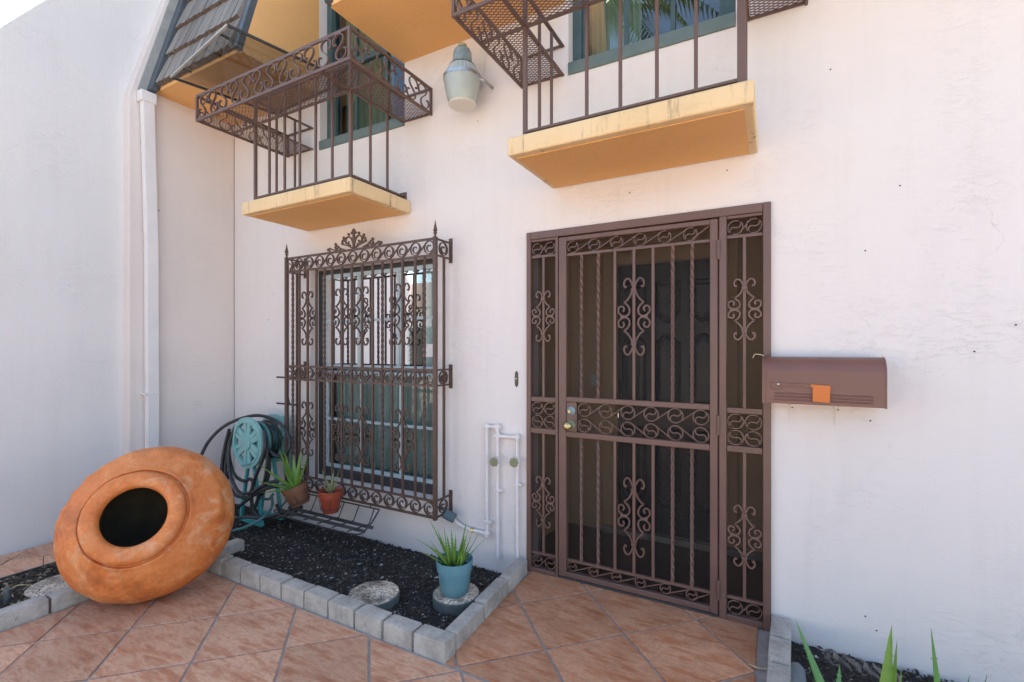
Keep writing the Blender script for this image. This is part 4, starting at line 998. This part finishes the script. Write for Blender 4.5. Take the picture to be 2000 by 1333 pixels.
# solar spot light clipped at the grille corner
q = on_y(878, 1008, -.10); sl2 = thing('solar_light', q, 'small dark solar spotlight clipped to the lower corner of the grille', 'garden light')
bx = MB().box(-.045, .045, -.018, .018, -.032, .032); me = bx.mesh('housing', 'solar', bevel=.007)
put('housing', me, sl2, (0, 0, 0), (R(-35), R(28), R(25)))
me = MB().box(-.038, .038, -.0205, -.0182, -.026, .026).mesh('solar_panel', 'solar_face'); put('solar_panel', me, sl2, (0, 0, 0), (R(-35), R(28), R(25)))
MB().tube([q+Vector((-.02, .01, .02)), q+Vector((-.05, .0, .045)), q+Vector((-.10, -.04, .06))], .008, 8).build('clamp_arm', 'solar', sl2, smooth=True)

# ================================================================== BIG CLAY JAR
jc = Vector((-3.305, -1.359, .421)); ja = Vector((.67, -.61, .423)).normalized(); JR = .446
jar = thing('clay_jar', (jc.x, jc.y, 0), 'huge squat orange terracotta jar tipped on its side on the patio', 'jar')
k = .58
outer = [(-1.0, .02), (-1.0, .28), (-.985, .40), (-.93, .54), (-.82, .70), (-.65, .83), (-.45, .92), (-.2, .985), (0, 1.0), (.2, .98), (.4, .92), (.56, .845), (.68, .77), (.77, .70), (.83, .645), (.866, .622), (.892, .606), (.893, .592), (.872, .582), (.842, .574), (.850, .556), (.89, .556), (.94, .560), (1.0, .552), (1.05, .528), (1.082, .49), (1.09, .45), (1.075, .41), (1.04, .377), (.99, .359), (.94, .352)]
inner = [(.94, .352), (.90, .355), (.84, .40), (.78, .55), (.6, .76), (.3, .90), (0, .94), (-.4, .88), (-.75, .68), (-.93, .3), (-.94, .02)]
def jarmesh(pf, n=72, sub=1):
    if sub > 1: pf = [(p.x, p.y) for p in catmull([(a, b_, 0) for a, b_ in pf], sub)]
    mb = MB(); mb.lathe([(s_*k*JR, r_*JR) for s_, r_ in pf], jc, ja, n, cap=False); return mb
jo = jarmesh(outer, 168, 3)
t_ = ja.orthogonal().normalized(); b2 = ja.cross(t_); rj = random.Random(11)
boss = []
for i in range(28):                                                # thumb-pressed bosses round the shoulder
    th = 2*math.pi*i/28+rj.uniform(-.05, .05); e = t_*math.cos(th)+b2*math.sin(th)
    if e.z > -.2: boss.append((ja*((.50+rj.uniform(-.03, .03))*k*JR)+e*(.87*JR), rj.uniform(.012, .018), rj.uniform(.020, .027)))
for i, v in enumerate(jo.v):                                       # hand-built wobble and bosses
    p = Vector(v)-jc; d = 1+.008*math.sin(p.x*9+p.z*7)+.006*math.sin(p.y*13-p.x*5)+.003*math.sin(p.x*31+p.y*23)+.002*math.sin(p.z*47-p.x*29)
    amp = 0
    for c_, a_, sg in boss:
        q2 = (p-c_).length_squared
        if q2 < .01: amp += a_*math.exp(-q2/(2*sg*sg))
    jo.v[i] = tuple(jc+p*d+p.normalized()*amp)
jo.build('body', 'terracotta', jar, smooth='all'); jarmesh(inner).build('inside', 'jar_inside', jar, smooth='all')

# ================================================================== STEPPING STONES, BLUE POT
def stepper(name, c, r, h, label):
    t = thing(name, (c[0], c[1], -.01), label, 'stepping stone')
    MB().lathe([(.0, r*.97), (h-.012-.0, r), (h-.003, r*.99), (h, r*.965)], (c[0], c[1], -.015), n=40).build('disc', 'stepper_side', t, smooth=True)
    MB().lathe([(0, r*.955), (.004, r*.95), (.006, r*.93)], (c[0], c[1], -.015+h), n=40).build('aggregate_top', 'aggregate', t, smooth=True)
    return t
stepper('stepping_stone', (on_z(730, 1157, .05).x, on_z(730, 1157, .05).y), .148, .06, 'round pebbled stepping stone lying bare in the dark soil')
stepper('stepping_stone', (on_z(891, 1158, .045).x, on_z(891, 1158, .045).y), .138, .06, 'round pebbled stepping stone under the blue plastic pot')
def leafm(mb, base, d, L, wdt, curl, thick=.3, side=None, seg=9, sag=0):
    base = Vector(base); d = Vector(d).normalized(); up = Vector((0, 0, 1)); s_ = d.cross(up); s_ = s_.normalized() if s_.length > .05 else Vector((1, 0, 0))
    pts = []; p = base.copy(); dd = d.copy()
    for i in range(seg+1):
        pts.append((p.copy(), dd.copy())); dd = (dd+up*(curl/seg)).normalized(); p = p+dd*(L/seg)
    vs = []
    for i, (p, dd) in enumerate(pts):
        t = i/seg; wv = wdt*(1-t)**.72*(.82+.35*min(1, t*5)*(1-t)); n_ = s_.cross(dd).normalized()
        wv = max(wv, .0008)
        vs += [p-s_*wv*.5+n_*wv*.12, p-s_*wv*.22-n_*wv*thick*.55, p+s_*wv*.22-n_*wv*thick*.55, p+s_*wv*.5+n_*wv*.12, p+n_*wv*-.02]
    fs = []
    for i in range(seg):
        for e in range(5): fs.append((i*5+e, i*5+(e+1) % 5, i*5+5+(e+1) % 5, i*5+5+e))
    fs += [(4, 3, 2, 1, 0), tuple(range(seg*5, seg*5+5))]
    # marginal teeth
    tv = []; tf = []
    for i in range(1, seg-1):
        for sgn in (-1, 1):
            p, dd = pts[i]; t = i/seg; wv = wdt*(1-t)**.72*(.82+.35*min(1, t*5)*(1-t)); e = p+s_*sgn*wv*.5
            q = len(tv); tv += [e-dd*.004, e+dd*.004, e+s_*sgn*.005+dd*.004]; tf.append((q, q+1, q+2))
    mb.add(vs, fs); mb.add(tv, tf)
def aloe(root, base, spec, mat):
    for (az, el, L, wdt, curl) in spec:
        d = Vector((math.cos(R(az))*math.cos(R(el)), math.sin(R(az))*math.cos(R(el)), math.sin(R(el))))
        mb = MB(); leafm(mb, Vector(base)+Vector((d.x, d.y, 0))*.012, d, L, wdt, curl); mb.build('leaf', mat, root, smooth=True)
bq_ = on_z(888, 1155, .052)
bp = thing('potted_aloe', (bq_.x, bq_.y, .0515), 'blue plastic pot of upright aloe on a round stepping stone', 'potted plant')
c3 = (bq_.x, bq_.y, .0515)
MB().lathe([(0, .078), (.004, .082), (.125, .096), (.128, .101), (.132, .1015), (.185, .1075), (.19, .107), (.19, .102), (.15, .098), (.14, .02)], c3, n=48).build('pot', 'bluepot', bp, smooth=True)
MB().lathe([(.143, .095), (.15, .08), (.155, .03), (.155, .002)], c3, n=24).build('potting_soil', 'soil', bp, smooth=True)
rs = random.Random(3); spec = []
for i in range(22):
    spec.append((rs.uniform(0, 360), rs.uniform(52, 84), rs.uniform(.12, .27), rs.uniform(.016, .026), rs.uniform(-.35, .25)))
spec += [(200, 48, .25, .02, -.5), (185, 60, .30, .022, -.1), (10, 55, .26, .024, .25), (-20, 62, .22, .024, .1), (170, 30, .2, .02, -.5), (215, 35, .2, .024, -.2)]
for sgl in spec:
    d_off = rs.uniform(.0, .055); a_ = R(sgl[0])
    aloe(bp, (c3[0]+d_off*math.cos(a_), c3[1]+d_off*math.sin(a_), c3[2]+.15), [sgl], 'aloe')

# ================================================================== WIRE PLANT RACK AND ITS TWO POTS
BY = -.40
pa, pb = on_y(538, 999, BY), on_y(692, 1046, BY)
zr = (pa.z+pb.z)/2
rk = thing('wire_plant_rack', ((pa.x+pb.x)/2, -.3, zr), 'black wire plant rack hanging under the window grille', 'plant rack')
xa, xb = pa.x, pb.x
zb_ = .19; YB = -.205
def W(pts, r=.0035, nm='wire'): return MB().tube(pts, r, 6).build(nm, 'black_iron', rk, smooth=True)
def FB(pts, w1=.024, t1=.005, up=(0, -.7, .7), nm='flat_bar'): return MB().bar(pts, w1, t1, up).build(nm, 'black_iron', rk)
W(catmull([(xa-.02, YB, zr+.12), (xa-.03, -.32, zr+.03), (xa, BY, zr), ((xa+xb)/2, BY-.012, zr-.008), (xb, BY, zr-.005), (xb+.06, -.33, zr+.03), (xb+.05, YB, zr+.12)], 8), .006, 'rim_wire')
FB([(xa-.02, -.27, zr+.005), (xb+.05, -.27, zr+.005)]); FB([(xa-.02, -.335, zr-.002), (xb+.04, -.335, zr-.002)])
for t in (.02, .2, .38, .56, .74, .92):
    x = xa+(xb-xa)*t; MB().tube([(x+.07, YB, zr+.119), (x+.06, -.25, zr+.014), (x, BY, zr+.002)], .0055, 6).build('cross_wire', 'black_iron', rk, smooth=True)
W([(xa-.02, YB, zr+.12), (xb+.05, YB, zr+.12)], .006, 'rim_wire')
for t in (.1, .5, .95):
    x = xa+(xb-xa)*t; FB([(x, YB, zr+.12), (x, GY-.012, .29)], .012, .004, (0, 1, 0), 'hanger')
def pot(name, c, axis, r0, r1, h, label, pmat, spec, lmat, collar=True):
    c = Vector(c); ax = Vector(axis).normalized(); t = thing(name, c, label, 'potted plant')
    pf = [(0, r0*.96), (.003, r0), (h*.72, r0+(r1-r0)*.72), (h*.725, r1*1.02), (h, r1*1.06), (h+.002, r1*1.03), (h*.95, r1*.95), (h*.8, r1*.9), (h*.78, .01)]
    MB().lathe(pf, c, ax, 36).build('pot', pmat, t, smooth=True)
    MB().lathe([(h*.80, r1*.9), (h*.84, r1*.5), (h*.84, .002)], c, ax, 20).build('potting_soil', 'soil', t, smooth=True)
    aloe(t, c+ax*h*.84, spec, lmat)
    # ring holder belongs to the rack
    tq = ax.orthogonal().normalized(); bq = ax.cross(tq)
    MB().tube([c+ax*h*.18+(tq*math.cos(a)+bq*math.sin(a))*(r0+(r1-r0)*.2+.006) for a in [i*math.pi/10 for i in range(20)]], .003, 6, closed=True).build('pot_ring', 'black_iron', rk)
    for a in (0, 1.57, 3.14, 4.71): 
        e = (tq*math.cos(a)+bq*math.sin(a)); W([c+ax*h*.18+e*(r0+.012), c+ax*h*.62+e*(r0+(r1-r0)*.7+.006)], .0025)
    return t
pc = on_y(646, 1000, -.33)
pot('potted_aloe', (pc.x, -.33, pc.z), (0, 0, 1), .060, .087, .165, 'red plastic pot with a sparse greyish aloe on the wire rack', 'redpot',
    [(100, 80, .17, .03, .05), (200, 66, .20, .028, .25), (20, 64, .15, .026, .2), (260, 76, .13, .03, .1), (330, 45, .11, .022, .2), (180, 35, .12, .022, -.2), (60, 70, .21, .026, .15)], 'aloe_grey')
pc = on_y(588, 985, -.34)
pot('potted_aloe', (pc.x, -.34, pc.z), (-.30, -.18, .93), .068, .092, .15, 'tilted brown clay pot with a lush bright green aloe on the wire rack', 'claypot',
    [(115, 72, .30, .05, .2), (185, 55, .36, .05, .35), (200, 28, .36, .045, .12), (215, 12, .30, .046, .1), (150, 60, .28, .05, .3), (20, 62, .30, .045, .7), (340, 58, .26, .04, .8), (260, 60, .2, .05, .3), (195, 70, .34, .048, .1), (235, 0, .24, .044, .05)], 'aloe')

# ================================================================== HOSE REEL
RYF = -.36
wc = on_y(484, 865, RYF); axd = Vector((.02, .999, 0)).normalized(); wr = .215
hr = thing('hose_reel', (wc.x, wc.y, .05), 'faded teal plastic hose reel cart in the corner beside the window', 'hose reel')
tx = Vector((axd.y, -axd.x, 0)); tz = Vector((0, 0, 1))
def wheel(c, mat, nm):
    w_ = MB(); n = 40
    def circ(r, o): return [c+axd*o+(tx*math.cos(2*math.pi*i/n)+tz*math.sin(2*math.pi*i/n))*r for i in range(n)]
    def annulus(r0, r1, th):
        v = circ(r0, -th)+circ(r1, -th)+circ(r1, th)+circ(r0, th); f = []
        for i in range(n):
            j = (i+1) % n
            for q in range(4): f.append((q*n+i, q*n+j, ((q+1) % 4)*n+j, ((q+1) % 4)*n+i))
        w_.add(v, f)
    annulus(wr*.84, wr, .014); annulus(wr*.80, wr*.86, .02)
    for s_ in range(6):
        a = math.pi/6+s_*math.pi/3; d = tx*math.cos(a)+tz*math.sin(a); e = -tx*math.sin(a)+tz*math.cos(a)
        for o in (-.030, .030): w_.bar([c+d*wr*.24+e*o*.6, c+d*wr*.85+e*o*1.1], .036, .020, axd)
        w_.bar([c+d*wr*.24, c+d*wr*.85], .012, .012, axd)
    w_.build(nm, mat, hr)
    MB().lathe([(-.024, wr*.20), (-.022, wr*.28), (.02, wr*.30)], c, axd, 28).build('hub', mat, hr, smooth=True)
wheel(wc, 'reel', 'wheel'); wheel(wc+axd*.24, 'reel', 'wheel')
MB().lathe([(.02, wr*.52), (.22, wr*.52)], wc, axd, 28).build('drum', 'reel_dark', hr, smooth=True)
for o in (.03, .21):
    for s_ in (-1, 1):
        b0_ = wc+axd*o; MB().bar([b0_+tz*.0, b0_+tx*(s_*.15)-tz*(wc.z+.02)], .026, .022, axd).build('frame_leg', 'reel_dark' if o > 0 else 'reel', hr)
    b0_ = wc+axd*o-tz*(wc.z+.015); MB().bar([b0_-tx*.16, b0_+tx*.16], .03, .03, axd).build('frame_foot', 'reel_dark', hr)
MB().bar([wc+axd*.275+tx*.14-tz*.3, wc+axd*.275+tx*.10+tz*.20], .07, .03, axd).build('back_upright', 'reel', hr)
MB().tube([wc-axd*.03+tx*.05-tz*.17, wc-axd*.09+tx*.05-tz*.17], .012, 10).build('crank_handle', 'reel', hr, smooth=True)
# garden hose wound over the reel
def hose(name, pix, r, mat, label, cat='hose', k=8, par=None):
    P_ = [on_y(x, y, Y) for x, y, Y in pix]
    P_ = [Vector((max(p.x, XL+.02), min(p.y, -.02), max(p.z, -.075-p.y*.105+r+.004))) for p in P_]
    return MB().tube(catmull(P_, k), r, 10).build(name, mat, par, smooth=True)
gh = thing('garden_hose', (wc.x, wc.y, .06), 'black garden hose looping over and around the teal reel', 'garden hose')
HP = [
 [(392, 892, -.55), (408, 862, -.45), (435, 835, -.38), (470, 818, -.30), (505, 812, -.25), (540, 822, -.22), (560, 845, -.22), (566, 868, -.24), (558, 888, -.26), (543, 892, -.28), (528, 882, -.3), (518, 872, -.3)],
 [(455, 850, -.33), (444, 890, -.35), (440, 925, -.37), (448, 950, -.38), (462, 968, -.39), (485, 972, -.4), (512, 958, -.41), (535, 951, -.36), (560, 950, -.30)],
 [(452, 845, -.30), (447, 880, -.30), (452, 912, -.30), (462, 932, -.34), (478, 940, -.36), (488, 936, -.37), (494, 942, -.37), (492, 955, -.36), (486, 966, -.34)],
 [(516, 842, -.38), (518, 870, -.40), (512, 900, -.41), (500, 930, -.42), (493, 955, -.42), (492, 985, -.42), (500, 1005, -.40), (520, 1014, -.36), (548, 1010, -.3), (575, 1000, -.25), (590, 990, -.22)],
 [(461, 832, -.28), (450, 860, -.26), (443, 890, -.26), (440, 915, -.3), (445, 935, -.33)],
 [(466, 990, -.42), (490, 972, -.41), (515, 955, -.38), (530, 950, -.33)],
 [(510, 840, -.22), (520, 870, -.2), (526, 900, -.2), (524, 930, -.22), (515, 960, -.25), (500, 985, -.28), (490, 1000, -.3)],
 [(448, 838, -.34), (440, 870, -.36), (434, 905, -.38), (433, 935, -.4), (440, 960, -.42)],
 [(458, 836, -.36), (449, 868, -.38), (446, 900, -.40), (452, 935, -.41), (468, 962, -.42), (492, 962, -.43), (520, 945, -.40), (545, 940, -.34)],
 [(515, 850, -.34), (522, 885, -.33), (521, 920, -.33), (512, 955, -.34), (500, 985, -.36), (495, 1005, -.38)],
 [(455, 1015, -.5), (480, 1010, -.45), (510, 1012, -.4), (545, 1005, -.3)],
 [(540, 985, -.26), (548, 1000, -.24), (560, 1004, -.22), (572, 992, -.2), (580, 975, -.2)],
]
for pl in HP: hose('hose_loop', pl, .0140, 'hose', '', par=gh)
for i in range(4):
    c = wc+axd*(.05+.045*i); MB().tube([c+(tx*math.cos(a)+tz*math.sin(a))*(wr*(.70+.04*(i % 2))) for a in [j*math.pi/16 for j in range(32)]], .015, 8, closed=True).build('hose_coil', 'hose_teal' if i == 1 else 'hose', gh, smooth=True)
th_ = thing('leader_hose', (wc.x, wc.y, .06), 'dull teal leader hose trailing on the soil below the reel', 'garden hose')
for pl in ([(455, 1040, -.55), (480, 1030, -.5), (508, 1015, -.42), (525, 1000, -.34), (532, 985, -.28), (530, 968, -.25)], [(500, 960, -.3), (510, 972, -.3), (525, 975, -.27), (534, 965, -.25)]):
    hose('hose_length', pl, .011, 'hose_teal', '', par=th_)

# ================================================================== CORNER BED: ALOES, ROCK, DRY VINE
def aloe_plant(x, y, specs, label, mat='aloe_dark'):
    t = thing('aloe_plant', (x, y, .05), label, 'plant')
    aloe(t, (x, y, .04), specs, mat); return t
# leaf tips measured in the photo, leaning from clumps on the soil
def tip_leaf(t, base, tip, wdt, mat, curl=.15):
    base = Vector(base); d = Vector(tip)-base; mb = MB(); L = d.length
    d0 = (d.normalized()-Vector((0, 0, 1))*curl*.5).normalized(); leafm(mb, base, d0, L*1.0, wdt, curl); mb.build('leaf', mat, t, smooth=True)
a1 = aloe_plant(.20, -.60, [(200, 30, .2, .04, .4), (250, 40, .2, .04, .3), (20, 20, .2, .04, .4)], 'leftmost aloe in the corner bed with one long blade leaning to the door')
tip_leaf(a1, (.20, -.60, .045), on_y(1553, 1209, -.50), .055, 'aloe_dark', .05)
tip_leaf(a1, (.22, -.62, .045), on_y(1640, 1298, -.52), .038, 'aloe_dark', .05)
a2 = aloe_plant(.345, -.78, [(300, 35, .2, .05, .4), (230, 25, .2, .05, .4), (350, 30, .2, .05, .4)], 'broad pale green aloe in the middle of the corner bed')
tip_leaf(a2, (.325, -.78, .045), on_y(1742, 1221, -.72), .072, 'aloe', .05); tip_leaf(a2, (.345, -.79, .045), on_y(1752, 1252, -.72), .036, 'aloe', .05); tip_leaf(a2, (.37, -.80, .045), on_y(1760, 1310, -.72), .03, 'aloe', .05)
a3 = aloe_plant(.52, -.74, [(310, 30, .2, .04, .4), (30, 30, .18, .04, .4)], 'rightmost aloe in the corner bed with slim dark blades')
tip_leaf(a3, (.51, -.74, .045), on_y(1818, 1226, -.68), .045, 'aloe_dark', .04); tip_leaf(a3, (.52, -.75, .045), on_y(1894, 1318, -.68), .03, 'aloe_dark', .05); tip_leaf(a3, (.55, -.75, .045), on_y(1928, 1318, -.68), .03, 'aloe_dark', .05)
q = on_z(1552, 1312, .03); rk_ = MB(); n1, n2 = 14, 10
vs = [(q.x, q.y, .02)]
rk_.lathe([(-.11, .01), (-.10, .024), (-.06, .038), (0, .044), (.06, .037), (.09, .022), (.10, .008)], (q.x+.0, q.y-.02, .012), (.12, 1, .0), 18)
o = rk_.build('garden_rock', 'rock', None, smooth='all', org=(q.x, q.y, .075)); tag(o, 'smooth pale blue grey rock against the block border at lower right', 'rock')
vn = thing('dry_vine', (on_z(1680, 1310, .06).x, -.03, .05), 'twisted grey dry vine lying along the wall base in the corner bed', 'vine')
for s_ in range(5):
    pts = []
    for i in range(26):
        t = i/25; b_ = on_z(1612+150*t, 1290+52*t, .07); pts.append((b_.x+.01*math.sin(i*1.9+s_), min(-.012, b_.y+.02+.018*math.cos(i*1.3+s_*1.3)), .072+.018*math.sin(i*1.3+s_*1.3)+.006*s_))
    MB().tube(catmull(pts, 2), .0042, 6).build('strand', 'vine', vn, smooth=True)
q = on_z(1484, 1306, .004); o = MB().tube(catmull([q+Vector((-.045, .01, .0)), q+Vector((-.02, -.008, .006)), q+Vector((.01, -.002, .004)), q+Vector((.04, .012, .004))], 4), .0032, 5).build('dry_leaf', 'dry', None, org=q); tag(o, 'curled pale dry leaf on the tile beside the block border', 'leaf')

# ================================================================== NARROW BED AT LEFT
q = on_z(122, 1140, .07); t = thing('stepping_stone', (q.x, q.y, .04), 'pinkish round aggregate stone half under the tipped jar', 'stepping stone')
MB().lathe([(0, .155), (.03, .16), (.036, .15), (.038, .002)], (q.x, q.y, .04), n=32).build('disc', 'aggregate', t, smooth=True)
q = on_z(14, 1180, .05); o = MB().lathe([(0, .017), (.09, .019), (.10, .016)], (q.x, q.y, .03), n=12).build('plastic_stake', 'solar', None, smooth=True, org=(q.x, q.y, .03)); tag(o, 'short dark green plastic stake standing in the narrow bed', 'stake')
q = on_z(84, 1116, .05); o = MB().tube([(q.x, q.y, .03), (q.x, q.y+.002, .145)], .0022, 5).build('wire_stake', 'black_iron', None, org=(q.x, q.y, .03)); tag(o, 'thin upright wire stake at the far edge of the narrow bed', 'stake')
q = on_z(33, 1182, .07); t = thing('seedling', (q.x, q.y, .05), 'tiny yellow green weed sprouting in the narrow bed', 'plant')
for a in range(7):
    mb = MB(); leafm(mb, (q.x, q.y, .05), (math.cos(a*.9), math.sin(a*.9), .7), .05, .022, .1, .1, seg=4); mb.build('leaf', 'aloe', t, smooth=True)
q = on_z(36, 1150, .07); o = MB().tube(catmull([q+Vector((.03, .06, .0)), q+Vector((0, 0, .02)), q+Vector((.01, -.04, .01)), q+Vector((.02, -.07, 0))], 4), .002, 5).build('dry_stalk', 'dry', None, org=q); tag(o, 'pale dry stalk lying on the leaf litter of the narrow bed', 'twig')

# ================================================================== ACROSS THE WALK (seen only in the glass)
ah = thing('house_across', (0, -10.5, 0), 'white house with dark roof across the walk mirrored in the window', 'house')
MB().box(-14, 9, -16, -10.5, -.03, 2.9).build('wall', 'far_white', ah)
MB().add([(-14.4, -10.1, 2.91), (9.4, -10.1, 2.91), (9.4, -16.4, 2.91), (-14.4, -16.4, 2.91), (-14.4, -13.2, 4.3), (9.4, -13.2, 4.3)], [(0,1,5,4),(2,3,4,5),(1,2,5),(3,0,4),(0,3,2,1)]).build('roof', 'far_roof', ah)
for x in (-11, -7.5, -4, 1, 5):
    w_ = MB().box(x-.75, x+.75, -10.49, -10.46, .8, 2.2).build('window', 'far_glass', ah)
def palm(x, y, h, label, seed):
    t = thing('palm_tree', (x, y, 0), label, 'tree', 'palms across the walk'); r_ = random.Random(seed)
    pts = [(x+.12*math.sin(i*.5), y, h*i/8) for i in range(9)]
    MB().tube(pts, .15, 12, scale=[1.3, 1.1, 1, .95, .92, .9, .9, .95, 1.05]).build('trunk', 'trunk', t, smooth=True)
    top = Vector(pts[-1]); mb = MB(); n = 26; L = 2.6
    spine = [(L*i/n, 0, .55*L*(i/n)*(1-(i/n)*1.45)) for i in range(n+1)]
    mb.tube(spine, .022, 5, scale=[1-.8*i/n for i in range(n+1)])
    for i in range(2, n+1):
        b_ = Vector(spine[i]); ll = .75*math.sin(math.pi*min(1, .18+.8*i/n))+.12
        for s_ in (-1, 1):
            for o in (0, .5):
                tip = b_+Vector((.42*ll, s_*ll*.8, -.42*ll-.1*o)); m_ = b_.lerp(tip, .5)+Vector((0, 0, .07*ll)); wd = Vector((.02, 0, 0)); bb = b_+Vector((o*L/n, 0, 0))
                mb.add([bb-wd*.6, bb+wd*.6, m_+wd, tip, m_-wd], [(0, 1, 2, 4), (4, 2, 3)])
    me = mb.mesh('frond', 'frond')
    for i in range(20):
        put('frond', me, t, top-Vector((x, y, 0)), (r_.uniform(-.3, .3), r_.uniform(-.75, .55), i*2*math.pi/20*2.4+r_.uniform(-.2, .2)), scale=[r_.uniform(.8, 1.1)]*3)
palm(-3.35, -7.5, 9.3, 'tall palm with drooping fronds mirrored in the upper window', 1)
palm(-4.4, -18, 12.2, 'palm behind the tall one across the walk', 2)
